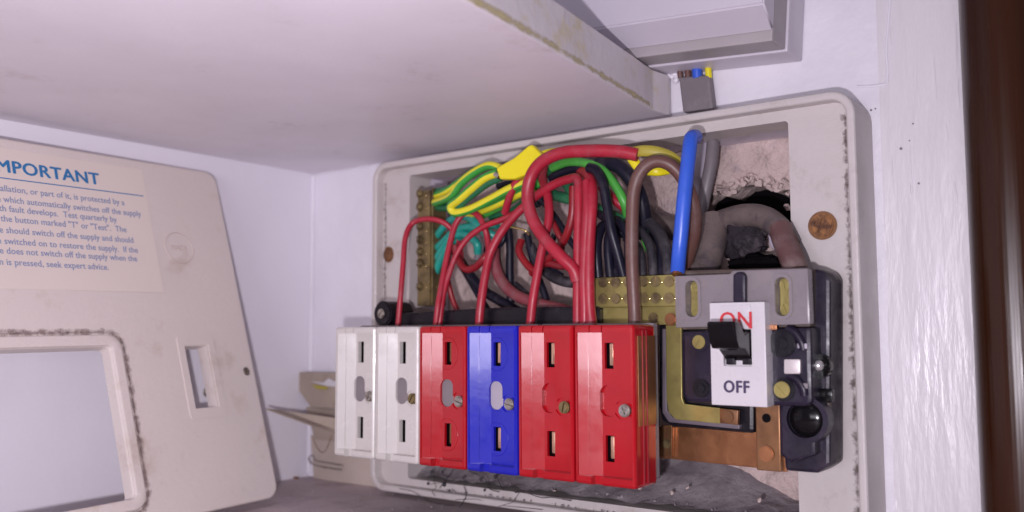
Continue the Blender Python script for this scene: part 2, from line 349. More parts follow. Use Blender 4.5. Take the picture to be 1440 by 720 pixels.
for px,py,r in ((1267,209,.0005),(1279,198,.00025),(1284,174,.0003),(1222,205,.0006),(1225,155,.0004),(1231,153,.0003),(1292,258,.0004)):
    c=PY(px,py,.3512); cyl_bm(c,(0,-1,0),r,.0003,8,bm=bm)
o=from_bm('paint_speck',bm,GREYIN,bw); o['kind']='stuff'
# left wall
bm=box_bm(XL-.02,XL,-.60,.0,ZF-.02,.30); lw=struct(from_bm('left_wall',bm,mat('smooth white wall paint',(.78,.75,.81),.5,bump=.0005,bscale=40,var=.015,vscale=20,dirt=(.60,.53,.55),dscale=90,dlo=.72,dhi=.85),None,0))
# seam filler bead in the corner
rb2=tube('caulk_bead',[(XL+.0004,-.0006,ZF+.002+k*.0194) for k in range(9)]+[(XL+.0004,-.0006,ZS-.001)],.0011,WALL,bw,seg=8,n=3)
# floor of the cupboard
fl=struct(box('floor',XL,.10,-.34,0,ZF-.02,ZF,FLOORM))
# shelf above: slanted right end with rounded back corner
lp=[(XL,-.0005),(-.1790,-.0005),(-.1776,-.0016),(-.1772,-.0045),(-.1786,-.0160),(-.1668,-.1000),(-.1590,-.163),(-.1400,-.30),(XL,-.30)]
bm=prism_bm([(x,y,ZS) for x,y in lp],(0,0,ZST-ZS),.0007,2)
sh=from_bm('shelf',bm,SHELF,None,30); tag(sh,'white laminated shelf board with slanting right end spanning above the cover and fuse box','shelf')
sh.data.materials.append(SHELFE)
for p in sh.data.polygons:
    if abs(p.normal.z)<.9: p.material_index=1
# yellowed glue line along the bottom edge of the end
strip('glue_stain',[(x+.0002,y,ZS+.0016) for x,y in ((-.1781,-.02),(-.1725,-.06),(-.1668,-.1000),(-.1590,-.163),(-.1500,-.23))],(0,0,1),.003,grime('yellow stain',(.55,.47,.25),.25,.62,90),sh)
# crumbs of old paint along the top wall seam
bm=bmesh.new()
for k in range(26):
    x=random.uniform(XL+.002,-.19); tube_bm([(x,-.0006,ZS-.0002),(x+.004,-.0008,ZS-.0004),(x+.009,-.0006,ZS-.0002)],random.uniform(.0003,.0008),seg=6,n=3,bm=bm)
o=from_bm('seam_filler',bm,WALL,bw); o['kind']='stuff'
# masonry behind the opening
bm=bmesh.new(); nx,nz=96,78; mx0,mx1,mz0,mz1=-.345,-.105,-.095,.10
V={}; B={}
for j in range(nz+1):
    for i in range(nx+1):
        x=mx0+(mx1-mx0)*i/nx; z=mz0+(mz1-mz0)*j/nz; q=Vector((x,0,z))
        V[i,j]=bm.verts.new((x,.0165+.0035*noise.noise(q*45)+.0016*noise.noise(q*140),z))
        if i in (0,nx) or j in (0,nz): B[i,j]=bm.verts.new((x,.034,z))
for j in range(nz):
    for i in range(nx): bm.faces.new((V[i,j],V[i+1,j],V[i+1,j+1],V[i,j+1]))
rim_=[(i,0) for i in range(nx)]+[(nx,j) for j in range(nz)]+[(i,nz) for i in range(nx,0,-1)]+[(0,j) for j in range(nz,0,-1)]
for k in range(len(rim_)):
    p,q=rim_[k],rim_[(k+1)%len(rim_)]; bm.faces.new((V[q],V[p],B[p],B[q]))
bm.faces.new([B[k] for k in rim_])
bmesh.ops.recalc_face_normals(bm,faces=bm.faces)
mw=struct(from_bm('masonry_wall',bm,PLAST,None,60))
hp_=[PY(x,y,.3672) for x,y in ((976,300),(986,276),(1002,268),(1022,274),(1044,262),(1066,260),(1088,270),(1110,266),(1118,290),(1124,330),(1060,352),(1000,340))]
hp_=catmull(hp_+[hp_[0]],6)[:-1]
hp_=[Vector((p.x+.0009*noise.noise(p*300),.005,p.z+.0016*noise.noise(p*260+Vector((9,0,0))))) for p in hp_]
cut(mw,[from_bm('cutter',prism_bm(hp_,(0,.05,0)),None,None,0)])
hb=box('cavity_shade',-.27,-.1035,.0342,.06,-.02,.090,SHADE_TAPE); struct(hb)  # black block painted as the shade deep inside the hole
bm=bmesh.new(); random.seed(11)
for k in range(90):
    p=random.choice(hp_); q=Vector((p.x+random.uniform(-.003,.003),.0135+random.uniform(-.001,.003),p.z+random.uniform(-.0005,.004)))
    if q.x>HX1-.003 or q.z<.03: continue
    mm=Matrix.Translation(q)@Matrix.Rotation(random.random()*3,4,Vector((random.random(),1,random.random())).normalized())@Matrix.Diagonal((random.uniform(.0006,.0022),random.uniform(.0006,.0016),random.uniform(.0005,.0015),1))
    bmesh.ops.create_cube(bm,size=1.5,matrix=mm)
o=from_bm('rubble',bm,PLAST,None,0); tag(o,'broken plaster crumbs along the ragged edge of the wall hole','plaster',None,'stuff')
# dusty ledge at the foot of the opening
bm=bmesh.new(); nx,nz=60,14; V={}
for j in range(nz+1):
    for i in range(nx+1):
        x=HX0+(HX1-HX0)*i/nx; y=-.0100+.030*j/nz; q=Vector((x,y,0))
        V[i,j]=bm.verts.new((x,y,HZ0+.0012+.0016*noise.noise(q*110)+.0010*noise.noise(q*300)+.017*(j/nz)**1.5*min(1,max(0,(-.135-x)/.03))+.003*(j/nz)))
for j in range(nz):
    for i in range(nx): bm.faces.new((V[i,j],V[i+1,j],V[i+1,j+1],V[i,j+1]))
dl=from_bm('dust_ledge',bm,DUSTM,None,60); struct(dl)
# varnished frame on the right
box_o=struct(box('recess_shade',-.0627,.10,.012,.03,-.3,.4,WOODD))  # near-black board stands in for the shaded gap behind the post
fr=thing('door_frame','dark brown varnished rounded wooden frame down the right edge beside the white wall','door frame',(-.044,-.02,-.3))
cyl('round_moulding',(-.0478,-.016,-.3),(0,0,1),.0128,.7,WOOD,fr,seg=64)
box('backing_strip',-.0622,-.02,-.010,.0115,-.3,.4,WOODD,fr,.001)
# ================================================================== FUSE BOX BASE
fb=thing('fuse_box','white bakelite fuse box base with its cover off, screwed to the back wall','fuse box',(-.2165,-.01,-.0785))
BX0,BX1,BZ0,BZ1=-.3392,-.0952,-.0785,.0870
cx,cz,bw_,bh=(BX0+BX1)/2,(BZ0+BZ1)/2,BX1-BX0,BZ1-BZ0
f3=lambda y:(lambda x,z:Vector((x,y,z)))
# outer shell: raised rim
bm=ring_bm(rrect(cx,cz,bw_,bh,.009),rrect(cx,cz,bw_-.0064,bh-.0064,.006),f3(-.0215),(0,.0213,0))
bmesh.ops.bevel(bm,geom=[e for e in bm.edges if all(abs(v.co.y+.0215)<1e-5 for v in e.verts) and e.calc_face_angle(0)>1],offset=.0011,segments=3,profile=.6,affect='EDGES')
from_bm('rim',bm,BASEM,fb)
# flange plate with the big opening
inner=rrect((HX0+HX1)/2,(HZ0+HZ1)/2,HX1-HX0-.0005,HZ1-HZ0-.0005,.0015)
outer=rrect(cx,cz,bw_-.0060,bh-.0060,.0055)
bm=ring_bm(outer,inner,f3(YF),(0,-YF-.0004,0)); fp=from_bm('back_plate',bm,BASEM,fb)
# screw hole with brown wood showing, and rusty screw
h=PY(547,358,WD+YF)
from_bm('hole_rim',ring_bm([(h.x+.0034*math.cos(a),h.z+.0041*math.sin(a)) for a in [i*math.pi/12 for i in range(24)]],[(h.x+.0028*math.cos(a),h.z+.0035*math.sin(a)) for a in [i*math.pi/12 for i in range(24)]],f3(YF-.0006),(0,.0008,0)),BRONZE,fb)
bm=bmesh.new(); bmesh.ops.create_uvsphere(bm,u_segments=20,v_segments=10,radius=.0030)
for v in bm.verts: v.co=Vector((v.co.x*1.0+h.x,YF-.0002-abs(v.co.y)*.15,v.co.z*1.15+h.z))
from_bm('screw_hole',bm,HOLEM,fb)
s=PY(1156,317,WD+YF-.0010); from_bm('screw_cup',cyl_bm(s+Vector((0,.001,0)),(0,-1,0),.0053,.0012,28,.0004),BRONZE,fb); slot_screw('screw',s,(0,-1,0),.0043,.0012,RUST,fb,.4,True)
# grime inside the rim
y=YF-.0004
strip('grime',[(BX1-.0050,y,BZ1-.008-k*.0155) for k in range(11)],(1,0,0),.0040,GRIME,fb)
strip('grime',[(BX0+.0048,y,BZ1-.010-k*.012) for k in range(9)],(1,0,0),.0028,GRIME,fb)
strip('grime',[(BX1-.0006,-.0010,BZ1-.012-k*.012) for k in range(12)],(0,1,0),.0016,GRIME,fb)
# fuse base block and black rail above it
FX0=-.3140; PIT_=.02575
bm=box_bm(FX0+.001,-.1800,-.0498,-.0190,-.0555,-.0012,.0012)
from_bm('fuse_base_block',bm,BLACKP,fb)
bm=box_bm(FX0+.001,-.1810,-.0188,-.0100,-.060,-.0012,.0006); from_bm('mounting_board',bm,GREYIN,fb)
# grey clip-on carrier sockets behind each fuse
for i in range(6):
    x=FX0+i*PIT_; box('fuse_socket',x+.0006,x+PIT_-.0006,-.0536,-.0500,-.0530,.0032,GREYIN if i<5 else SHIELD,fb,.0008)
xa=PY(552,440,.3085).x; xb=PY(842,440,.3085).x
bm=prism_bm([(xa,-.043,-.0010),(xb,-.043,-.0010),(xb,-.043,.0100),(xb-.05,-.043,.0105),(xa+.03,-.043,.0098),(xa+.004,-.043,.0090),(xa,-.043,.006)],(0,.027,0),.0012)
from_bm('terminal_rail',bm,BLACKP,fb)
k=PY(537,441,.3050)
kn=from_bm('pivot_boss',cyl_bm(k+Vector((0,.016,0)),(0,-1,0),.0059,.016,28,.0008),BLACKP,fb)
slot_screw('screw',k,(0,-1,0),.0022,.0012,STEEL,fb,.2)
box('rail_arm',k.x-.004,xa+.003,k.y+.004,-.020,-.0012,.0065,BLACKP,fb,.001)
# copper bus strip and brown vertical links below
x0,x1,z0,z1=R(915,602,1052,652,.330)
bus=from_bm('bus_strip',prism_bm([PY(900,600,.330),PY(1102,600,.330),PY(1101,662,.330),PY(900,641,.330)],(0,.0016,0),.0003),COPPER,fb)
ppoly('link_strip',[(929,598),(945,598),(945,643),(929,641)],.3275,.3298,BRONZE,fb,.0003)
c=PY(938,624,.3272); cyl('rivet',c,(0,-1,0),.0018,.0008,BRASSD,fb,bevel=.0003)
o=ppoly('link_strip',[(1062,560),(1096,563),(1098,664),(1064,661)],.320,.3222,BRONZE,fb,.0004)
c=PY(1078,588,.3198); cyl('link_hole',c,(0,-1,0),.0016,.0003,BLACKG,fb)
c=PY(1078,638,.3196); cyl('rivet',c,(0,-1,0),.0028,.0010,COPPER,fb,bevel=.0004)
ppoly('link_strip',[(1098,614),(1106,615),(1106,664),(1098,663)],.3235,.3255,COPPER,fb,.0003)
# dark tray edge carrying the brass strip
ppoly('insulating_tray',[(926,456),(1060,456),(1060,610),(945,600),(930,592),(926,570)],.3190,.3290,BLACKP,fb,.0015)
ppoly('insulating_tray',[(931,462),(936,462),(938,577),(945,586),(1040,597),(1040,604),(940,594),(931,580)],.3165,.3192,mat('grey bakelite lip',(.16,.13,.155),.4,var=.15),fb,.0006)
# ================================================================== FUSE CARRIERS
W_,H_,Dp=.0252,.0573,.0160
def fuse_body():
    o=box('body',0,W_,0,Dp,0,H_,None,None,0); o.data
    bm=bmesh.new(); bm.from_mesh(o.data); off=o.location.copy()
    for v in bm.verts: v.co+=off
    bmesh.ops.bevel(bm,geom=list(bm.edges),offset=.0013,segments=3,profile=.55,affect='EDGES')
    bm.to_mesh(o.data); bm.free(); o.location=(0,0,0)
    def C(b): return from_bm('cutter',b,None,None,0)
    FD=.0044
    cs=[]
    # recess: sloping left facet then flat floor (profile in x-y, extruded along z)
    prof=[(.0014,-.001),(.0014,.0006),(.0094,FD),(.0240,FD),(.0240,-.001)]
    cs.append(C(prism_bm([(x,y,.0031) for x,y in prof],(0,0,H_-.0031-.0028))))
    # lower notch in bottom wall
    cs.append(C(box_bm(.0070,.0116,-.001,.0030,-.001,.0040)))
    # top notches
    cs.append(C(box_bm(.0066,.0070,-.001,.0012,H_-.0035,H_+.001))); cs.append(C(box_bm(.0118,.0122,-.001,.0012,H_-.0035,H_+.001)))
    # slots and kidney hole
    for zc in (.0461,.0128): cs.append(C(box_bm(.0106,.0142,FD-.001,FD+.010,zc-.0047,zc+.0047)))
    cs.append(C(prism_bm([(x,FD-.001,z) for x,z in rrect(.0118,.0298,.0064,.0112,.0028)],(0,.0035,0))))
    # round relief around the screw and shallow rings round the slots
    cs.append(C(cyl_bm((.0178,FD+.0006,.0268),(0,-1,0),.0034,.004,24)))
    cut(o,cs)
    bm=bmesh.new(); bm.from_mesh(o.data)
    # thin rib down the facet
    prism_bm([(.0048,.00195,.004),(.0051,.0021,.004),(.0051,.0021,H_-.004),(.0048,.00195,H_-.004)],(.0001,-.0002,0),0,bm=bm)
    for f in bm.faces: f.smooth = not (len(f.verts) > 4 or f.calc_area() > 1.5e-5)
    bm.normal_update()
    for e in bm.edges: e.smooth = not (len(e.link_faces)==2 and e.calc_face_angle(0)>.6)
    bm.to_mesh(o.data); bm.free()
    return o.data, FD
body_me,FD=fuse_body()
for o in [o for o in scn.collection.objects if o.data==body_me]: bpy.data.objects.remove(o)
info=[('fuse_carrier','off white fuse carrier at the far left, in front of the card tags',WHITEP,STEEL,SHADE_TAPE,GREYIN,True),
 ('fuse_carrier','off white fuse carrier right next to the first red one, yellow speck near its top',WHITEP,BRASSD,SHADE_TAPE,GREYIN,True),
 ('fuse_carrier','red fuse carrier between the white and blue ones, with a grey oval window',REDP,STEEL,BRONZE,GREYIN,False),
 ('fuse_carrier','only blue fuse carrier in the row',BLUEP,STEEL,BLADE,LILACG,False),
 ('fuse_carrier','red fuse carrier immediately right of the blue one',REDP,STEEL,BLADE,None,False),
 ('fuse_carrier','red fuse carrier at the right end of the row, its side visible',REDP,STEEL,BLADE,None,False)]
ZB=-.0548
for i,(nm,lb,M,SM,BM_,KM,wh) in enumerate(info):
    X=FX0+i*PIT_+.0002; Y=-.0685
    T=thing(nm,lb,'fuse carrier',(X,Y,ZB),'fuse carriers in a row')
    def W3(x,y,z): return Vector((X+x,Y+y,ZB+z))
    def place(o): o.parent=T; return o
    me=body_me.copy(); me.materials.clear(); me.materials.append(M)
    b=bpy.data.objects.new('body',me); scn.collection.objects.link(b); b.parent=T
    for zc in (.0461,.0128):                                             # blades seated in the slots
        from_bm('slot_shade',box_bm(X+(.0107 if not wh else .0120),X+.01415,Y+FD+(.0012 if not wh else .0006),Y+FD+.009,ZB+zc-.0046,ZB+zc+.0046),SHADE_TAPE,T)  # black fill painted as the shade inside each slot
        if wh: continue
        bm=box_bm(X+.0125,X+.0141,Y+FD+.0002+(.0 if BM_ is not BRONZE else .0006),Y+FD+.0085,ZB+zc-.0036,ZB+zc+.0045,.0005)
        from_bm('contact_blade',bm,BM_,T)
    if KM: from_bm('oval_window',prism_bm([W3(x,FD+.0007,z) for x,z in rrect(.0118,.0298,.0063,.0111,.0027)],(0,.0008,0)),KM,T)
    else:
        from_bm('oval_window',prism_bm([W3(x,FD+.0012,z) for x,z in rrect(.0118,.0298,.0063,.0111,.0027)],(0,.0008,0)),M,T)
    slot_screw('screw',W3(.0197,FD-.0005,.0268),(0,-1,0),.0023,.0022,SM if i!=4 else BRASSD,T,random.uniform(0,3),i in(0,5),seg=20)
    from_bm('screw_boss',cyl_bm(W3(.0197,FD+.0008,.0268),(0,-1,0),.0029,.0012,24,.0003),M,T)
    # embossed rings round the slots
    for zc in ((.0461,.0128) if i in (2,3) else ()):
        P=[W3(.0122+.0056*math.cos(a),FD-.00002,zc+.0066*math.sin(a)) for a in [k*math.pi/14 for k in range(29)]]
        from_bm('embossed_ring',tube_bm(P,.00010,seg=6,smooth=False,ref=(0,-1,0)),M,T,60)
    if i==5:
        box('side_reflection',X+W_+.00005,X+W_+.0005,Y+.0022,Y+.0150,ZB+.0215,ZB+H_-.0040,COPPER,T,.0002)  # copper sheet stands in for the copper reflected in the glossy side
        for yy_ in (.0050,.0078): box('side_ridge',X+W_+.00005,X+W_+.0008,Y+yy_,Y+yy_+.0006,ZB+.001,ZB+H_-.002,REDD,T,.0002)
    if i==1:
        c=PY(537,477,.2865); cyl('yellow_speck',c,(0,-1,0),.0007,.0003,OLIVE,T,seg=10)
# ================================================================== NEUTRAL TERMINAL BLOCK
nb=thing('neutral_terminal_block','yellow brass neutral terminal block with two rows of screws above the right red fuse','terminal block',PY(895,457,.313))
D=.3120
x0,x1,z0,z1=R(838,390,956,457,D)
box('brass_plate',x0,x1,D-WD,D-WD+.003,z0,z1,BRASS,nb,.0004)
bm=box_bm(x0,x1,D-WD-.002,D-WD-.0001,PY(895,432,D).z,z1+.0004,.0006); from_bm('terminal_bar',bm,BRASS,nb)
box('terminal_body',x0+.001,x1-.0005,D-WD+.0032,D-WD+.014,z0+.002,z1+.0008,BRASSD,nb,.0006)
for row,yy in enumerate((397,420)):
    for j,xx in enumerate((848,866,884,905,922,941)):
        c=PY(xx,yy+(-1 if xx>900 else 0),D-.0022)
        slot_screw('terminal_screw',c,(0,-1,0),.0021,.0005,BRASSD,nb,random.uniform(0,3),seg=16)
        bm=bmesh.new(); bmesh.ops.create_uvsphere(bm,u_segments=8,v_segments=6,radius=.00055,matrix=Matrix.Translation(PY(xx+9,yy,D-.0022))); from_bm('screw_tip',bm,BRASSB,nb)
c=PY(919,447,D-.0001); slot_screw('terminal_screw',c,(0,-1,0),.0021,.0007,BRASSD,nb,1,seg=16)
c=PY(944,449,D-.0001); from_bm('rivet',cyl_bm(c,(0,-1,0),.0024,.0012,20,.0004),COPPER,nb)
# L shaped brass strip running down and right
ppoly('brass_strip',[(936,457),(958,457),(959,560),(962,568),(1014,574),(1013,596),(950,590),(940,580),(937,560)],.3140,.3156,BRASS,nb,.0003)
from_bm('strip_end',prism_bm([PY(1012,574,.3136),PY(1038,577,.3136),PY(1037,598,.3136),PY(1012,595,.3136)],(0,.002,0),.0003),BRONZE,nb)
c=PY(1024,586,.3134); cyl('rivet',c,(0,-1,0),.0022,.0007,BRONZE,nb,bevel=.0002)
# ================================================================== MAIN SWITCH
sw=thing('main_switch','dark bakelite main switch with black toggle and white ON OFF plate','switch',PY(1060,660,.318))
# rear body with rounded top and side step
ppoly('rear_body',[(1100,384),(1148,378),(1160,381),(1167,392),(1167,655),(1150,666),(1104,662),(1098,600)],.3160,.3300,SWB,sw,.0012)
ppoly('front_body',[(958,466),(1140,460),(1142,566),(1132,572),(966,566),(959,556)],.3060,.3185,SWB,sw,.0014)
ppoly('side_pad',[(1096,566),(1145,568),(1147,640),(1112,652),(1096,640)],.3110,.3170,SWB,sw,.0012)
ppoly('rear_block',[(962,380),(1110,376),(1140,376),(1140,460),(958,464)],.3110,.3300,BROWNB,sw,.001)
ppoly('side_latch',[(1150,547),(1170,547),(1170,566),(1150,566)],.3135,.3170,BLACKG,sw,.0006)
ppoly('side_latch',[(1148,566),(1166,566),(1166,582),(1148,582)],.3140,.3170,BROWNB,sw,.0006)
# cloudy terminal shield with two oval windows
def shield():
    pts=[(948,388),(1026,385),(1030,380),(1136,377),(1139,456),(950,461)]
    o=from_bm('terminal_shield',prism_bm([PY(x,y,.3040) for x,y in pts],(0,.0045,0),.0006),SHIELD,sw)
    cs=[]
    for cxp,cyp in ((973,420),(1100,417)):
        c=PY(cxp,cyp,.304); b=prism_bm([Vector((x,-.060,z)) for x,z in rrect(c.x,c.z,.0048,.0132,.0023)],(0,.03,0))
        q=from_bm('cutter',b,None,None,0); q.location-=root_of(sw)*0; cs.append(q)
    # cutters are in world space, shield is parented
    cut(o,cs); return o
shield()
for cxp,cyp in ((973,420),(1100,417)):
    c=PY(cxp,cyp,.304); f=f3(-.0485)
    out=rrect(c.x,c.z,.0072,.0156,.0034); inn=rrect(c.x,c.z,.0050,.0134,.0024)
    from_bm('window_rim',ring_bm(out,inn,f3(.3036-WD),(0,.0012,0)),SHIELD,sw)
    x0=c.x; box('brass_terminal',c.x-.0024,c.x+.0024,-.0435,-.0415,c.z-.0066,c.z+.0066,BRASS,sw,.0003)
    for dz in (-.0040,.0040): slot_screw('terminal_screw',Vector((c.x,-.0435,c.z+dz)),(0,-1,0),.0021,.0012,BRASS,sw,random.uniform(0,3),seg=16)
ppoly('shield_rib',[(1030,386),(1036,382),(1044,382),(1048,388),(1048,426),(1030,426)],.3020,.3050,SWB,sw,.0010)
# copper tab under the shield
ppoly('copper_tab',[(1075,452),(1092,452),(1092,464),(1075,464)],.3048,.3062,COPPER,sw,.0002)
# white plate with toggle
DP=.3000
x0,x1,z0,z1=R(999,425,1077,571,DP)
pl=box('name_plate',x0,x1,DP-WD,DP-WD+.0065,z0,z1,PLATE,sw,.0004)
tx0,tx1,tz0,tz1=R(1017,462,1057,515,DP)
ct=box('cutter',tx0,tx1,-.06,-.0495,tz0,tz1,None); cut(pl,[ct])
box('toggle_well',tx0,tx1,-.0492,-.0488,tz0,tz1,BLACKG,sw)
tx0_,_,tz1_,_=R(1015,428,1056,440,DP)
a,b,_,t=R(1015,429,1056,470,DP); box('plate_ridge',a,b,DP-WD-.0004,DP-WD+.0005,t-.0042,t,PLATE,sw,.0002)
y=DP-WD-.0002
p=PY(1018,463,DP); q=PY(1056,463,DP)
text('lettering','ON',(PY(1036,463,DP).x,y-.0003,PY(1036,462,DP).z),(1,0,0),(0,0,1),.0083,INKR,sw,'CENTER',.00012,sx=.92,space=1.05)
text('lettering','OFF',(PY(1036,551,DP).x,y,PY(1036,552,DP).z),(1,0,0),(0,0,1),.0058,INKK,sw,'CENTER',.00022,sx=.88,space=1.1)
# toggle lever: rocks up and out to the left, towards the viewer
tcx=(tx0+tx1)/2
A=PY(1023,455,.2890)
def tog():
    bm=bmesh.new()
    # side profile in (y,z): root inside well, paddle tip up front
    zt=PY(1027,452,.290).z; zb=PY(1030,492,.292).z
    prof=[(-.0500,zb-.0040),(-.0560,zb+.0000),(-.0615,zb+.0005),(-.0632,zb+.0030),(-.0650,zt-.0008),(-.0642,zt),(-.0600,zt-.0002),(-.0560,zb+.0050),(-.0500,zb+.0070)]
    return prism_bm([(tcx-.0050,y_,z_) for y_,z_ in prof],(.0098,0,0),.0008,3)
from_bm('toggle_lever',tog(),BLACKG,sw)
for xx in (1027,1050):
    x0,x1,z0,z1=R(xx-6,497,xx+6,513,.3005); box('toggle_foot',x0,x1,-.0512,-.0492,z0,z1,BLACKP,sw,.0003)
# screws and bosses
def boss(px,py,D,r,h,M): return from_bm('screw_boss',cyl_bm(PY(px,py,D)+Vector((0,h,0)),(0,-1,0),r,h,28,.0004),M,sw)
boss(983,481,.3052,.0036,.003,SWB); slot_screw('brass_screw',PY(983,481,.3050),(0,-1,0),.0025,.0006,BRASS,sw,.3)
boss(985,546,.3052,.0034,.003,BLACKP); slot_screw('dark_screw',PY(985,546,.3050),(0,-1,0),.0018,.0005,BLACKP,sw,.8)
boss(1099,483,.3046,.0048,.003,BLACKP); slot_screw('dark_screw',PY(1099,483,.3044),(0,-1,0),.0022,.0006,BLACKP,sw,.8,True)
boss(1101,548,.3050,.0040,.003,BLACKP); slot_screw('brass_screw',PY(1100,548,.3046),(0,-1,0),.0028,.0007,BRASS,sw,1.57)
for (ax,ay,bx,by) in ((1115,470,1134,488),(1117,535,1136,552)):
    tube('curved_rib',[PY(ax-8,ay-8,.3066),PY(ax+4,ay-2,.3064),PY(bx-6,by-6,.3064),PY(bx-4,by+4,.3066)],.0016,SWB,sw,n=5)
ppoly('metal_pad',[(1121,482),(1135,483),(1135,491),(1121,490)],.3052,.3065,LILACG,sw,.0004)
ppoly('metal_pad',[(1123,538),(1136,539),(1136,547),(1123,546)],.3052,.3065,GREYC,sw,.0004)
ppoly('metal_pad',[(1102,505),(1125,505),(1125,526),(1102,526)],.3046,.3062,mat('pale grey metal',(.66,.6,.6),.35,metal=.3),sw,.0006)
boss(1150,515,.3125,.0042,.004,BLACKG); bm=bmesh.new(); bmesh.ops.create_uvsphere(bm,u_segments=16,v_segments=10,radius=.0019,matrix=Matrix.Translation(PY(1151,514,.3115))); from_bm('ball_stud',bm,mat('bright steel ball',(.8,.76,.76),.2,metal=.7),sw)
c=PY(1132,590,.3090)
from_bm('round_socket',ring_bm([(c.x+.0080*math.cos(a),c.z+.0080*math.sin(a)) for a in [i*math.pi/18 for i in range(36)]],[(c.x+.0062*math.cos(a),c.z+.0062*math.sin(a)) for a in [i*math.pi/18 for i in range(36)]],f3(.3085-WD),(0,.006,0)),SWB,sw)
bm=bmesh.new(); bmesh.ops.create_uvsphere(bm,u_segments=28,v_segments=14,radius=.0063)
for v in bm.verts: v.co=Vector((v.co.x+c.x,v.co.y*.35+.3115-WD,v.co.z+c.z))
from_bm('socket_plug',bm,BLACKG,sw)
# ================================================================== EARTH TERMINAL BAR
eb=thing('earth_terminal_bar','upright tarnished brass earth bar with side screws at the left of the opening','terminal bar',PY(600,430,.325))
x0,x1,z0,z1=R(587,268,604,430,.3230)
bar=box('brass_bar',x0,x1,.3230-WD,.3330-WD,z0,z1,BRASSD,eb,.0004)
box('side_cheek',x1+.0001,x1+.0012,.3240-WD,.3338-WD,z0,z1+.001,BRASSD,eb,.0003)
for yy in (272,291,318,337,354,370,403):
    p=PY(590,yy,.3230); slot_screw('terminal_screw',p+Vector((.0006,.0004,0)),(-.55,-1,.0),.0021,.0020,BRASSD,eb,random.uniform(0,3),seg=16)
for yy in (275,293,325,341,357,374,404):
    p=PY(613,yy,.3290); cyl('terminal_screw',Vector((x1+.0012,p.y,p.z)),(1,0,0),.0017,.0012,BRASSD,eb,seg=16,bevel=.0003)
    bm=bmesh.new(); bmesh.ops.create_uvsphere(bm,u_segments=8,v_segments=6,radius=.0004,matrix=Matrix.Translation(PY(600,yy,.3229))); from_bm('screw_tip',bm,BRASSB,eb)
# ================================================================== WIRES
GR='red live wires dropping to the fuses'; GB='black neutral wires behind the fuse rail'; GE='green and yellow earth wires'
T2=.3045
wire('red_wire',[(559,466,T2),(563,420,T2),(567,370,.307),(570,335,.310),(580,314,.314),(600,308,.316),(622,312,.319),(638,326,.323),(646,345,.328),(650,372,.333)],.00145,REDW,'thin dull red wire at the far left, arching over the brass earth bar',GR)
wire('red_wire',[(612,466,T2),(616,430,T2),(622,395,.308),(631,350,.312),(641,315,.315),(656,298,.317),(672,303,.318),(683,325,.318),(687,352,.322),(685,380,.328),(680,410,.333)],.00155,REDW,'thin red wire with an upside down U loop just right of the earth bar',GR)
wire('red_wire',[(617,466,T2+.001),(621,430,.3065),(627,400,.309),(640,362,.312),(656,337,.314),(678,320,.316),(705,309,.318),(724,300,.320),(745,290,.326)],.00150,REDW,'thin red wire slanting up to the right below the looped one',GR)
wire('red_wire',[(673,466,T2),(676,430,T2),(682,390,.306),(690,355,.308),(706,325,.310),(724,303,.311),(740,288,.312),(752,277,.312),(778,260,.312),(800,252,.311),(812,252,.309),(814,275,.307),(813,330,.306),(812,400,.305),(812,466,T2)],.0021,REDW,'red wire rising from the blue fuse and arching over to the last red fuse',GR)
wire('red_wire',[(710,300,.320),(716,278,.317),(726,256,.316),(738,244,.317),(755,240,.322)],.0019,REDW,'short red wire passing up behind the left side of the big red loop',GR)
wire('red_wire',[(745,466,T2),(749,425,T2),(757,378,.306),(765,338,.308),(772,305,.310),(770,275,.313),(763,252,.317),(765,232,.324)],.0021,REDW,'red wire rising straight from the fifth fuse through the big loop',GR)
wire('red_wire',[(897,218,.309),(870,213,.307),(830,212,.305),(790,215,.304),(762,228,.303),(746,250,.303),(742,280,.303),(750,310,.3025),(768,338,.302),(790,362,.302),(806,378,.3035),(812,395,.3045)],.0029,REDW,'thickest red cable making the big loop across the top of the opening',GR)
wire('red_wire',[(833,466,T2-.0005),(829,430,.304),(828,390,.304),(829,340,.305),(832,290,.306),(832,262,.309),(826,246,.314),(812,238,.322)],.0026,REDW,'thick red wire hanging straight down beside the brass neutral block',GR)
wire('red_wire',[(822,466,.3035),(822,430,.3030),(821,390,.3032),(823,340,.304),(826,290,.305),(825,255,.308)],.0021,REDW,'red wire squeezed in the middle of the three that drop into the last fuse',GR)
wire('red_wire',[(806,262,.318),(805,300,.318),(797,330,.319),(783,352,.321),(765,370,.324),(748,384,.328)],.0020,REDD,'deep red wire curving down left behind the big loop',GR)
wire('red_wire',[(806,370,.322),(790,374,.323),(768,370,.324),(752,380,.325),(738,368,.326),(730,352,.327),(733,338,.329)],.0019,REDD,'deep red wire curled in a small hook in the middle of the opening',GR)
wire('red_wire',[(640,345,.323),(643,362,.323),(654,378,.322),(668,376,.322),(680,364,.321),(692,350,.324)],.0019,REDD,'deep red wire sagging in a short arc under the teal wires',GR)
wire('red_wire',[(694,350,.329),(696,372,.329),(706,396,.329),(724,414,.328),(752,426,.326),(785,434,.324),(812,442,.322)],.0030,MAROON,'dusty maroon cable curving low behind the fourth and fifth fuse wires',GR)
wire('red_wire',[(845,262,.322),(860,277,.322),(876,291,.324),(890,306,.330)],.0022,REDW,'short red wire end slanting behind the brown loop',GR)
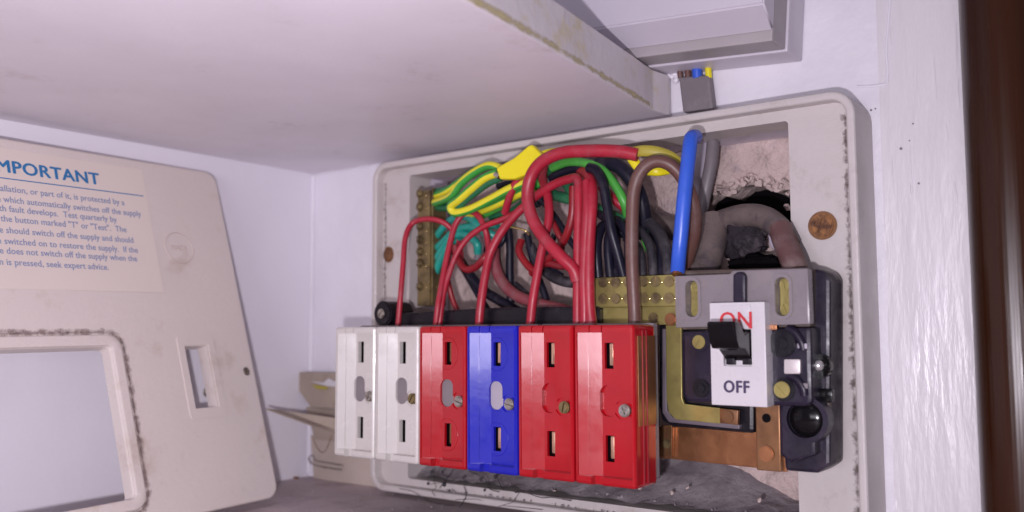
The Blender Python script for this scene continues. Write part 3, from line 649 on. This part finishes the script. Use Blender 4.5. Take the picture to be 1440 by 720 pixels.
# black
wire('black_wire',[(745,345,.331),(760,372,.331),(775,388,.330),(795,396,.328),(818,398,.327)],.0026,BLACKD,'dusty black cable curving right under the small red hook',GB)
wire('black_wire',[(715,318,.334),(717,345,.334),(717,380,.334),(718,430,.334)],.0021,BLACKW,'black wire hanging straight in the middle of the opening',GB)
wire('black_wire',[(741,328,.330),(748,360,.330),(757,390,.330),(766,414,.330),(775,446,.330)],.0018,BLACKW,'thin black wire slanting down behind the wire of the fifth fuse',GB)
wire('black_wire',[(638,348,.334),(654,378,.334),(680,408,.333),(705,424,.332),(735,442,.331)],.0027,BLACKW,'black cable running diagonally down right from the teal wires',GB)
wire('black_wire',[(648,372,.338),(662,396,.338),(676,420,.337),(694,448,.336)],.0018,BLACKW,'thin black wire below the diagonal black cable',GB)
wire('black_wire',[(828,236,.311),(838,240,.310),(848,258,.309),(854,290,.309),(860,325,.309),(869,358,.311),(879,396,.314)],.0023,BLACKW,'black wire bending sharply down from the top, left of the brown loop',GB)
wire('black_wire',[(842,228,.318),(866,232,.317),(886,250,.317),(900,276,.319),(906,305,.322),(908,335,.326)],.0033,BLACKW,'thick black cable curving behind the brown loop',GB)
wire('black_wire',[(775,252,.320),(790,242,.319),(812,236,.318),(836,238,.318)],.0022,BLACKW,'black wire lying along the top under the big red loop',GB)
wire('black_wire',[(880,330,.326),(862,318,.322),(848,318,.318),(840,335,.315),(839,360,.314),(842,396,.315)],.0024,BLACKW,'leftmost black wire looping down into the brass neutral block',GB)
wire('black_wire',[(890,330,.328),(870,322,.323),(858,328,.318),(855,350,.316),(859,396,.316)],.0021,BLACKW,'second black wire into the neutral block, inside the leftmost loop',GB)
wire('black_wire',[(842,300,.320),(850,306,.318),(870,312,.316),(882,330,.315),(884,360,.315),(885,396,.316)],.0019,BLACKW,'black wire crossing close to the foot of the brown wire',GB)
wire('black_wire',[(880,312,.322),(902,326,.320),(915,350,.318),(920,396,.316)],.0021,BLACKD,'grey dusted black wire right of the brown wire, entering the neutral block',GB)
wire('black_wire',[(884,300,.326),(908,310,.323),(928,330,.320),(938,360,.318),(942,396,.316)],.0027,BLACKD,'outermost dusty black wire, next to the blue wire foot',GB)
wire('black_wire',[(880,335,.322),(893,342,.320),(902,362,.318),(904,396,.316)],.0019,BLACKD,'innermost dusty black wire behind the brown wire',GB)
wire('black_wire',[(742,262,.327),(765,285,.327),(785,312,.328),(800,336,.329),(812,352,.330)],.0016,BLACKW,'thin black wire running diagonally behind the big red loop',GB)
wire('black_wire',[(660,330,.330),(672,345,.331),(690,352,.331),(706,340,.331),(712,318,.332)],.0016,BLACKW,'thin black wire curling under the teal wires',GB)
wire('black_wire',[(724,400,.336),(742,416,.335),(760,432,.334),(772,452,.333)],.0020,BLACKD,'dusty black wire low behind the fourth fuse wire',GB)
wire('black_wire',[(868,330,.330),(866,350,.324),(866,370,.319),(868,396,.316)],.0020,BLACKW,'straight black wire in the middle of the group entering the neutral block',GB)
wire('black_wire',[(905,318,.330),(925,340,.324),(930,368,.319),(931,396,.316)],.0018,BLACKW,'black wire between the two dusty ones left of the blue wire foot',GB)
wire('grey_core',[(672,334,.327),(676,348,.327),(671,364,.328)],.0018,GREYC,'short silvery grey wire stub inside the red and teal curls','grey cables behind the switch')
wire('black_wire',[(700,262,.330),(722,258,.330),(745,268,.330),(758,290,.331)],.0017,BLACKW,'thin black wire behind the striped earth wires',GB)
# green, teal, striped
wire('green_wire',[(776,236,.318),(800,228,.317),(826,230,.316),(848,240,.315),(866,262,.315),(878,285,.316),(882,302,.320)],.0021,GREEN,'light green wire arching under the big red loop',GE)
wire('green_wire',[(760,268,.324),(785,276,.324),(815,284,.323),(845,296,.322),(872,308,.322),(892,316,.324)],.0026,DGREEN,'dark green wire crossing behind the three red drops',GE)
wire('green_wire',[(758,250,.328),(775,242,.326),(795,256,.326),(806,280,.326)],.0024,DGREEN,'short dark green wire curled inside the big red loop',GE)
wire('green_wire',[(906,328,.321),(909,340,.320),(914,352,.320)],.0020,GREEN,'bright green sliver between the dusty black wires',GE)
sk=dict(twist=.0,phase=.05)
wire('earth_wire',[(700,243,.312),(682,250,.311),(662,266,.311),(646,280,.311),(634,290,.312),(640,299,.313),(662,294,.314),(690,280,.315),(716,266,.316),(744,254,.318)],.0022,STRIPE,'green and yellow striped wire doubled back in a flat hairpin below the yellow sleeve',GE,phase=.0)
wire('earth_wire',[(706,238,.317),(688,233,.316),(668,242,.316),(648,258,.316),(634,276,.317),(612,285,.324)],.0022,STRIPE,'striped green and yellow wire arching highest beside the yellow sleeve',GE,phase=.5)
wire('earth_wire',[(752,262,.322),(722,276,.321),(692,290,.321),(664,300,.322),(640,305,.326)],.0022,STRIPE,'striped wire lowest in the green and yellow bundle',GE,phase=.02)
wire('earth_wire',[(704,250,.3135),(686,258,.313),(664,274,.313),(648,288,.313),(640,302,.316)],.0019,DGREEN,'dark green wire lying inside the hairpin of the striped wire',GE)
wire('earth_wire',[(700,234,.320),(676,236,.319),(654,250,.320),(630,268,.322),(610,276,.327)],.0020,STRIPE,'striped wire partly hidden at the very top of the earth bundle',GE,phase=.0)
wire('earth_wire',[(760,256,.325),(734,272,.325),(704,290,.325),(680,302,.326),(660,312,.328)],.0020,GREEN,'plain green looking wire under the striped bundle',GE)
wire('earth_wire',[(756,262,.329),(730,290,.329),(712,300,.329),(690,306,.330)],.0018,DGREEN,'dark green wire deepest under the earth bundle',GE)
wire('red_wire',[(634,345,.326),(628,372,.327),(630,396,.328),(638,425,.330),(650,450,.331)],.0015,REDD,'thin deep red wire hooking left below the teal wires',GR)
wire('red_wire',[(770,300,.322),(782,322,.322),(790,345,.323),(786,368,.324)],.0015,REDD,'thin deep red wire inside the foot of the big red loop',GR)
wire('black_wire',[(704,330,.333),(700,355,.333),(704,380,.333),(716,402,.333)],.0015,BLACKW,'thin black wire beside the maroon cable',GB)
wire('black_wire',[(780,330,.331),(772,352,.331),(776,376,.331),(790,388,.331)],.0015,BLACKW,'thin black wire crooked behind the three red drops',GB)
wire('earth_wire',[(612,270,.328),(632,266,.324),(652,252,.322),(674,238,.321)],.0022,DGREEN,'dark green wire entering the top of the earth bar',GE)
wire('earth_wire',[(608,290,.3285),(625,292,.326),(640,290,.324)],.0021,DGREEN,'short dark green wire in the second earth bar hole',GE)
wire('teal_wire',[(612,335,.3285),(625,318,.326),(640,306,.324),(656,305,.323),(670,314,.322),(684,330,.323)],.0020,TEAL,'teal green wire highest in the curl right of the earth bar',GE)
wire('teal_wire',[(610,352,.3285),(624,340,.326),(640,325,.324),(660,319,.323),(684,326,.322),(704,338,.326)],.0021,TEAL,'teal green wire crossing the middle of the curl',GE)
wire('teal_wire',[(610,372,.3285),(622,350,.326),(636,333,.324),(654,330,.324),(670,342,.324),(672,356,.326)],.0021,TEAL,'teal green wire curling down to a short end',GE)
wire('teal_wire',[(609,394,.3285),(618,368,.327),(630,346,.326),(650,330,.326),(672,318,.325),(700,316,.326)],.0021,TEAL,'teal green wire rising steeply from the lowest used earth bar hole',GE)
wire('bare_wire',[(706,318,.326),(722,320,.325),(738,324,.325),(744,330,.327)],.0006,BRASSB,'bare bright wire tip beside the hanging black wire','bare wire ends')
wire('bare_wire',[(696,245,.3085),(702,249,.308)],.0011,mat('bright tin',(.8,.78,.72),.2,metal=1),'bare shiny wire end poking out of the yellow sleeve','bare wire ends')
# yellow sleeve: flattened cut tube
def sleeve():
    f=[(697,236),(722,222),(742,205),(747,203),(766,222),(762,232),(744,244),(722,252),(702,252)]
    bm=prism_bm([PY(x,y,.3065) for x,y in f],(0,.0040,0),.0013,3); return bm
o=from_bm('yellow_sleeve',sleeve(),YELLOW,None); tag(o,'bright yellow plastic sleeve with a cut corner sticking up over the earth wires','sleeve')
wire('yellow_wire',[(756,220,.312),(775,214,.313),(800,212,.316)],.0018,YELLOW,'yellow wire end between the sleeve and the big red loop',GE)
o=tube('dusty_sleeve',[PY(889,214,.3095),PY(905,212,.3095),PY(925,214,.311),(PY(945,222,.314)),PY(960,236,.318)],.0022,OLIVE,None,flat=.5); tag(o,'dusty yellow sleeve over the end of the big red loop, behind the brown wire','sleeve')
o=tube('yellow_sleeve',[PY(888,222,.3110),PY(900,236,.3115),PY(922,240,.3120),PY(940,238,.316)],.0021,YELLOW,None,flat=.6); tag(o,'short yellow sleeve showing through the top of the brown loop','sleeve')
wire('brown_wire',[(893,467,T2-.0008),(892,430,.3035),(889,370,.303),(889,310,.303),(892,265,.303),(903,239,.303),(922,227,.304),(944,233,.306),(964,257,.310),(976,290,.314),(977,325,.318),(970,355,.322),(962,378,.326)],.0028,BROWNW,'brown wire making a tall arch left of the blue wire','heavy wires to the main switch')
bl=wire('blue_wire',[(978,192,.316),(972,195,.311),(969,215,.308),(965,250,.306),(961,290,.305),(958,325,.305),(955,355,.306),(953,381,.309)],.0031,BLUEW,'thick bright blue wire standing upright right of the brown arch','heavy wires to the main switch')
b=tube('copper_end',[PY(953,378,.3085),PY(952,387,.3075)],.0020,COPPER,bl,smooth=False)
wire('grey_cable',[(1003,200,.352),(1000,230,.350),(994,260,.350),(986,300,.352)],.0030,GREYC,'dark grey cable coming down from the top beside the blue wire','grey cables behind the switch')
wire('grey_cable',[(988,195,.360),(985,230,.357),(980,262,.356),(976,300,.356)],.0048,LILACG,'pale lilac grey cable behind the blue wire','grey cables behind the switch',)
wire('grey_cable',[(975,325,.350),(1005,314,.347),(1040,304,.342),(1072,305,.336),(1096,322,.330),(1108,345,.326)],.0046,GREYB,'thick dusty grey sheath arching over the switch to the right','grey cables behind the switch')
wire('red_wire',[(1098,322,.3295),(1106,345,.325),(1115,366,.321),(1121,385,.318)],.00455,mat('dusty dull maroon pvc',(.15,.075,.072),.5,var=.1,dirt=(.26,.19,.18),dscale=70,dlo=.45,dhi=.7),'thick dull maroon cable end dropping into the right of the main switch','grey cables behind the switch')
wire('clear_sleeve',[(1083,330,.3285),(1086,345,.327),(1094,352,.326)],.0008,LILACG,'pale ragged edge of the sheath where it was cut back','grey cables behind the switch')
wire('grey_cable',[(1003,310,.345),(1002,335,.340),(996,360,.334),(988,385,.328)],.0060,GREYB,'thick dusty grey cable dropping behind the left of the switch','grey cables behind the switch')
wire('grey_cable',[(905,300,.352),(930,318,.350),(955,322,.349),(985,318,.350)],.0050,GREYB,'dusty grey sheath lying behind the brown arch','grey cables behind the switch')
# lump of tape
def lump(name,pts,r,M,label,cat):
    bm=bmesh.new(); bmesh.ops.create_icosphere(bm,subdivisions=4,radius=1)
    c=PY(*pts)
    for v in bm.verts:
        q=v.co.copy(); v.co=c+Vector((q.x*r[0],q.y*r[1],q.z*r[2]))*(1+.30*noise.noise(q*2.1+Vector((pts[0],0,0)))+.22*noise.noise(q*6)+.12*noise.noise(q*15))
    return tag(from_bm(name,bm,M,None,80),label,cat)
lump('tape_lump',(1045,335,.346),(.0100,.006,.0085),TAPE,'crumpled dusty black tape wrapped round the cables above the ON OFF plate','tape')
lump('tape_lump',(1068,372,.338),(.012,.005,.004),SHADE_TAPE,'black rag of tape lying along the top of the main switch','tape')
lump('mortar_lump',(1078,352,.362),(.009,.004,.006),PLAST,'pinkish lump of mortar showing under the thick grey sheath','mortar')
lump('tape_lump',(968,345,.345),(.006,.005,.010),TAPE,'dusty dark tape lump behind the foot of the blue wire','tape')
# ================================================================== SEPARATE FRONT COVER ON THE LEFT
S=1.012
e1=ray(1534,447).normalized()
Nn=ray(303,243).cross(ray(394,700)); e2=e1.cross(Nn).normalized()
if e2.z<0: e2=-e2
nn=e2.cross(e1)                            # towards the wall
P0=None
dt=ray(303,243)
P0=CAM+dt*.4661*S
def CV(px,py,lift=0):
    d=ray(px,py); t=((P0-CAM).dot(nn))/d.dot(nn); p=CAM+d*t-P0; return p.dot(e1),p.dot(e2)
def c3(a,b,l=0): return P0+e1*a+e2*b-nn*l      # l = lift towards the viewer
CW,CH=.244,.1672
cv=thing('fuse_box_cover','loose cream fuse box cover with blue IMPORTANT notice leaning against the left wall','fuse box cover',c3(-CW/2,-CH))
wl,wt_=CV(157,487),CV(190,702)
wx1=-.0759; wz1=wl[1]; wz0=wt_[1]+.0005; wx0=wx1-.150
of=rrect(-CW/2,-CH/2,CW,CH,.0062,8); inf=rrect((wx0+wx1)/2,(wz0+wz1)/2,wx1-wx0,wz1-wz0,.002,8)
bm=ring_bm(of,inf,lambda a,b:c3(a,b),nn*.0026)
# rounded front edge
fe=[e for e in bm.edges if all(abs((v.co-P0).dot(nn))<1e-5 and v.co in [v.co] for v in e.verts) and e.calc_face_angle(0)>1]
bmesh.ops.bevel(bm,geom=fe,offset=.0012,segments=3,profile=.5,affect='EDGES')
face=from_bm('face',bm,CREAM,cv)
# switch slot and screw hole through the face
sl=[CV(259,487),CV(290,487),CV(302,572),CV(273,574)]
sx=(sl[0][0]+sl[3][0])/2+.0003; sx2=(sl[1][0]+sl[2][0])/2+.0008; sz1=sl[0][1]; sz0=sl[2][1]
c1=from_bm('cutter',prism_bm([c3(x,z,.004) for x,z in ((sx,sz0),(sx2,sz0),(sx2,sz1),(sx,sz1))],nn*.02),None,None,0)
hh=CV(347,522)
c2=from_bm('cutter',cyl_bm(c3(hh[0],hh[1],.004),nn,.0022,.02,20),None,None,0)
cut(face,[c1,c2])
# side walls of the dished cover
bm=ring_bm(of,rrect(-CW/2,-CH/2,CW-.005,CH-.005,.0045,8),lambda a,b:c3(a,b,-.0024),nn*.0045); from_bm('side_rim',bm,CREAM,cv)
# raised moulding round the fuse window
o1=rrect((wx0+wx1)/2,(wz0+wz1)/2,wx1-wx0+.0100,wz1-wz0+.0100,.0065,8); i1=rrect((wx0+wx1)/2,(wz0+wz1)/2,wx1-wx0+.0004,wz1-wz0+.0004,.002,8)
bm=ring_bm(o1,i1,lambda a,b:c3(a,b,.0012),nn*.0013)
bmesh.ops.bevel(bm,geom=[e for e in bm.edges if e.calc_face_angle(0)>1 and all(abs((v.co-P0).dot(-nn)-.0012)<1e-5 for v in e.verts)],offset=.0008,segments=2,profile=.5,affect='EDGES')
from_bm('window_frame',bm,CREAM,cv)
bm=ring_bm(rrect((wx0+wx1)/2,(wz0+wz1)/2,wx1-wx0+.0030,wz1-wz0+.0030,.003,8),rrect((wx0+wx1)/2,(wz0+wz1)/2,wx1-wx0+.0002,wz1-wz0+.0002,.002,8),lambda a,b:c3(a,b,-.0025),nn*.0040)
from_bm('window_lip',bm,CREAM,cv)
# grime line along the moulding
gp=rrect((wx0+wx1)/2,(wz0+wz1)/2,wx1-wx0+.0124,wz1-wz0+.0124,.0078,8)
cgx,cgz=(wx0+wx1)/2,(wz0+wz1)/2
pts3=[c3(a,b,.0003) for a,b in gp]+[c3(*gp[0],.0003)]
dirs=[]
for i,(a,b) in enumerate(gp+[gp[0]]):
    p=gp[(i+1)%len(gp)] if i<len(gp) else gp[1]; q=gp[i-1] if i<len(gp) else gp[-1]
    t=Vector((p[0]-q[0],p[1]-q[1])).normalized(); dirs.append(e1*t.y-e2*t.x)
# resample long straight runs
P2=[];D2=[]
for i in range(len(pts3)-1):
    n=max(1,int((pts3[i+1]-pts3[i]).length/.004))
    for k in range(n): P2.append(pts3[i].lerp(pts3[i+1],k/n)); D2.append(dirs[i].lerp(dirs[i+1],k/n).normalized())
P2.append(pts3[-1]); D2.append(dirs[-1])
strip('grime',P2,D2,.0040,GRIMES,cv); 
strip('grime',[p-nn*.0001 for p in P2],D2,.0020,grime('dark grime line',(.17,.12,.11),.42,.72,300),cv)
# moulding round the toggle slot
scx,scz=(sx+sx2)/2+.0005,(sz0+sz1)/2
bm=ring_bm(rrect(scx,scz,sx2-sx+.0085,sz1-sz0+.0100,.0022),rrect(scx,scz,sx2-sx+.0006,sz1-sz0+.0006,.0004),lambda a,b:c3(a,b,.0004),nn*.0005)
bmesh.ops.bevel(bm,geom=[e for e in bm.edges if e.calc_face_angle(0)>1 and all((v.co-P0).dot(-nn)>.0003 for v in e.verts)],offset=.0003,segments=2,affect='EDGES')
from_bm('slot_frame',bm,CREAM,cv)
bm=ring_bm(rrect(scx-.0005,scz,sx2-sx+.002,sz1-sz0+.002,.0006),rrect(scx-.0005,scz,sx2-sx+.0002,sz1-sz0+.0002,.0003),lambda a,b:c3(a,b,-.0025),nn*.0038)
from_bm('slot_lip',bm,CREAM,cv)
slot_screw('cover_screw',c3(hh[0],hh[1],-.0015),-nn,.0020,.0016,STEEL,cv,.6,True)
# embossed maker's ring
rc=CV(252,349); rr=.0078
P=[c3(rc[0]+rr*math.cos(a),rc[1]+rr*math.sin(a),.00005) for a in [k*math.pi/20 for k in range(41)]]
from_bm('embossed_ring',tube_bm(P,.00022,seg=6,smooth=False,ref=tuple(-nn)),EMB,cv,60)
text('embossed_text','MADE',c3(rc[0],rc[1]-.0010,.0001),e1,e2,.0034,EMB,cv,'CENTER',0,.00008)
# notice sticker
lt=CV(203,262); lb_=CV(208,392)
lab=from_bm('notice_label',prism_bm([c3(a,b,.0002) for a,b in ((-.126+.002,lt[1]+.0085),(lt[0],lt[1]+.0085),(lt[0]+.0003,lt[1]-.053),(-.124,lt[1]-.053))],nn*.00015),CREAML,cv)
LX=-.1205
hp=CV(139,262)
text('heading','IMPORTANT',c3(hp[0]+.0006,CV(139,260)[1]-.0000,.0003),e1,e2,.0079,INKB,lab,'RIGHT',.00022,.00004,sx=1.06,space=1.05)
a0=CV(0,250); a1=CV(201,276)
from_bm('rule_line',prism_bm([c3(a,b,.00035) for a,b in ((-.124,a1[1]-.0002),(a1[0],a1[1]-.0002),(a1[0],a1[1]+.0002),(-.124,a1[1]+.0002))],nn*.0001),INKB,lab)
L_=[('This installation, or part of it, is protected by a',(175,289)),('device which automatically switches off the supply',(198,305)),('if an earth fault develops.  Test quarterly by',(164,313)),
 ('pressing the button marked "T" or "Test".  The',(178,327)),('device should switch off the supply and should',(188,342)),('be then switched on to restore the supply.  If the',(194,356)),
 ('device does not switch off the supply when the',(193,368)),('button is pressed, seek expert advice.',(153,380))]
for s,(px,py) in L_:
    a,b=CV(px,py); text('printed_line',s,c3(a,b,.0003),e1,e2,.00395,INKP,lab,'RIGHT',.00004,.00003,sx=.90,space=1.02)
a,b=CV(113,404); from_bm('stain',cyl_bm(c3(a,b,.0),-nn,.0011,.0001,10),OLIVE,cv)
# ================================================================== CARD TAGS IN THE CORNER
def sheet(name,pts,th,M,label,cat='card',group='cards stuffed behind the fuse box'):
    P=[Vector(p) for p in pts]; n=(P[1]-P[0]).cross(P[2]-P[0]).normalized()
    if n.y<0: n=-n
    return tag(from_bm(name,prism_bm(P,n*th,0),M,None,0),label,cat,group)
D=.343
sheet('card_tag',[PY(402,523,D),PY(485,524,D),PY(485,575,D),PY(436,572,D),(PY(432,566,D))],.0006,CARD,'brown card tag with a slanting corner and torn white hole, highest in the corner')
o=sheet('torn_paper',[PY(436,536,D-.0006),PY(455,538,D-.0006),PY(462,532,D-.0006),PY(474,538,D-.0006),PY(474,544,D-.0006),PY(460,543,D-.0006)],.0003,PLATE,'torn white paper scrap stuck on the upper brown card tag','paper scrap')
o=sheet('yellow_paper',[PY(438,541,D-.0006),PY(462,544,D-.0006),PY(458,548,D-.0006),PY(446,547,D-.0006)],.0003,OLIVE,'yellowish paper sliver under the torn white scrap','paper scrap')
sheet('card_tag',[PY(374,576,.300),PY(400,580,.312),PY(485,592,.335),PY(485,612,.335),PY(440,600,.325)],.0008,CARD,'long pointed brown card slip jutting out left towards the loose cover')
sheet('card_tag',[PY(430,572,.3475),PY(530,580,.3475),PY(530,625,.3475),PY(442,618,.3475),PY(438,600,.3475)],.0006,CARD,'crumpled brown card behind the pointed slip')
sheet('card_tag',[PZ(441,672,ZF+.0004),PY(437,612,.3480),PY(540,618,.3480),PY(540,692,.348)],.0008,CARDL,'pale beige card standing on the cupboard floor, lowest in the corner')
o=tube('paper_clip',[PY(480,661,.3435),PY(450,656,.3440),PY(438,652,.3440),PY(434,644,.3440),PY(440,641,.3440),PY(444,648,.3440),PY(460,651,.3440),PY(482,655,.3435)],.00035,STEEL,None,seg=8); tag(o,'bent wire paper clip sticking out left across the beige card','paper clip')
o=tube('thread',[PY(439,614,.3460),PY(446,630,.3455),PY(455,636,.3455),(PY(463,622,.3455)),PY(466,612,.3460)],.00018,BRONZE,None,seg=6); tag(o,'thin brown thread hanging in a loop over the beige card','thread')
c=PZ(414,673,ZF); o=from_bm('floor_tack',cyl_bm(PX(414,672,XL),(1,0,0),.0009,.003,10),BRONZE,None); tag(o,'tiny rusty tack in the left wall just above the floor corner','tack')
o=slot_screw('wall_screw',PX(291,551,XL),(1,0,0),.0026,.0012,STEEL,None,.4); o['label']='small grey screw in the left wall seen through the toggle slot of the cover'; o['category']='screw'
# ================================================================== METAL ENCLOSURE UP ON THE WALL
ang=math.atan2(.1105-.1061,-.1795+.1207)
en=thing('wall_enclosure','lilac white steel enclosure mounted on the wall above the fuse box, seen from below','enclosure',(-.1207,0,.1061))
ux=Vector((-(.1795-.1207),0,.0044)).normalized(); uz=Vector((-ux.z*-1,0,0)); uz=Vector((ux.z,0,-ux.x)).normalized()
O=Vector((-.1207,0,.1061))
def E3(a,y,b): return O+ux*a+uz*b+Vector((0,y,0))
def ebox(name,a0,a1,y0,y1,b0,b1,M,bev=.0008):
    return from_bm(name,prism_bm([E3(a0,y0,b0),E3(a1,y0,b0),E3(a1,y0,b1),E3(a0,y0,b1)],(0,y1-y0,0),bev),M,en)
ebox('back_box',0,.20,-.0165,-.0002,0,.20,ENC)
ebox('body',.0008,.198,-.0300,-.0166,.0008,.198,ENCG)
lc=PY(1088,43,WD-.030); v=lc-O; la,lb2=v.dot(ux),v.dot(uz)
ft=PY(1074,5,WD-.042)-O; fa,fb_=ft.dot(ux),ft.dot(uz)
bm=bmesh.new()
q0=[E3(la,-.0301,lb2),E3(.190,-.0301,lb2),E3(.190,-.0301,.19),E3(la,-.0301,.19)]
q1=[E3(fa,-.0420,fb_),E3(.19,-.0420,fb_),E3(.19,-.0420,.18),E3(fa,-.0420,.18)]
A=[bm.verts.new(p) for p in q0]; B=[bm.verts.new(p) for p in q1]
bm.faces.new(A); bm.faces.new(B[::-1])
for i in range(4): bm.faces.new((A[i],A[(i+1)%4],B[(i+1)%4],B[i]))
bmesh.ops.recalc_face_normals(bm,faces=bm.faces); bmesh.ops.bevel(bm,geom=list(bm.edges),offset=.0006,segments=2,affect='EDGES')
from_bm('lid',bm,ENC,en)
# cable between enclosure and fuse box
cb=thing('flat_cable','flat grey cable with coloured cores showing between the enclosure and the fuse box','cable',PY(980,150,.3480))
a=PY(975,104,.3440); b=PY(981,154,.3470)
from_bm('sheath',prism_bm([PY(954,108,.3450),PY(997,105,.3450),PY(1003,154,.3450),PY(960,158,.3450)],(0,.0040,0),.0011,3),GREYC,cb)
for nm,xx,M,r in (('core',956,BROWNW,.0012),('core',967,BROWNW,.0014),('core',980,BLUEW,.0021),('core',996,YELLOW,.0014)):
    o=tube(nm,[PY(xx-1,88,.3462),PY(xx,98,.3462),PY(xx+1,110,.3466)],r,M,cb,n=4)
    o['label']={'956':'brown core','967':'brown core','980':'blue core','996':'yellow core'}[str(xx)]
bm=bmesh.new()
for k in range(14):
    c=PY(random.uniform(930,958),random.uniform(100,114),.3495); bmesh.ops.create_icosphere(bm,subdivisions=1,radius=random.uniform(.0007,.0018),matrix=Matrix.Translation(c))
o=from_bm('plaster_crumb',bm,WALL,None); tag(o,'ragged white plaster crumbs at the shelf end beside the flat cable','plaster',None,'stuff')
# ================================================================== DEBRIS, COBWEB
bm=bmesh.new()
def crumb(c,r):
    q=Matrix.Rotation(random.random()*3,4,Vector((random.random(),random.random(),random.random()+.1)).normalized())
    mm=Matrix.Translation(c)@q@Matrix.Diagonal((r*random.uniform(.6,1.6),r,r*random.uniform(.4,1),1))
    bmesh.ops.create_icosphere(bm,subdivisions=1,radius=1,matrix=mm)
for k in range(110):
    x=random.uniform(HX0+.03,HX1-.003); y=random.uniform(-.012,.012); crumb(Vector((x,y,HZ0+.0022+max(0,y)*.1)),random.choice((.0003,.0004,.0005,.0009)))
for k in range(120):
    x=random.uniform(-.29,-.105); y=random.uniform(-.0205,-.0155); crumb(Vector((x,y,BZ0+.0038)),random.choice((.0002,.0003,.0005,.0007)))
o=from_bm('dust_debris',bm,DUSTM,None); tag(o,'grey dust and grit lying along the bottom lip of the fuse box','dust',None,'stuff')
bm=bmesh.new()
for px,py,r in ((795,702,.0009),(1068,703,.0014),(945,693,.0011),(967,686,.0009),(780,690,.0006),(900,686,.0010)):
    crumb(PY(px,py,.336),r)
o=from_bm('plaster_crumb',bm,PLAST,None); tag(o,'pale plaster crumbs scattered on the dust below the right fuses','plaster',None,'stuff')
bm=bmesh.new()
random.seed(21)
for (x0,y0,x1,y1) in ((585,672,640,655),(600,680,660,668),(660,662,700,690),(640,660,620,684),(690,680,745,690),(700,668,712,688),(610,670,612,700),(560,690,640,712),(640,700,760,716),(722,690,800,705),(655,686,650,712),(738,688,700,716)):
    D0=.329; pts=[PY(x0+(x1-x0)*t+random.uniform(-4,4),y0+(y1-y0)*t+random.uniform(-4,4),D0+random.uniform(-.0015,.0015)) for t in (0,.25,.5,.75,1)]
    tube_bm(pts,random.choice((.00008,.00012,.0002)),seg=5,n=5,bm=bm)
for k in range(10):
    c=PY(random.uniform(600,700),random.uniform(662,690),.329); bmesh.ops.create_icosphere(bm,subdivisions=1,radius=random.uniform(.0004,.0012),matrix=Matrix.Translation(c))
o=from_bm('cobweb',bm,BLACKD,None); tag(o,'dark dusty cobweb strands hanging below the first red and blue fuses','cobweb',None,'stuff')
bm=bmesh.new(); random.seed(4)
for k in range(60):
    p=PZ(random.uniform(395,760),random.uniform(690,719),ZF); crumb(p+Vector((0,0,.0001)),random.choice((.0002,.0003,.0005)))
o=from_bm('floor_grit',bm,DUSTM,None); tag(o,'scattered grit and crumbs on the brown cupboard floor','grit',None,'stuff')
# colour of the striped wires needs no smoothing pass; make sure nothing is left unlinked
for o in list(scn.collection.objects):
    if o.name.startswith('cutter'): bpy.data.objects.remove(o)
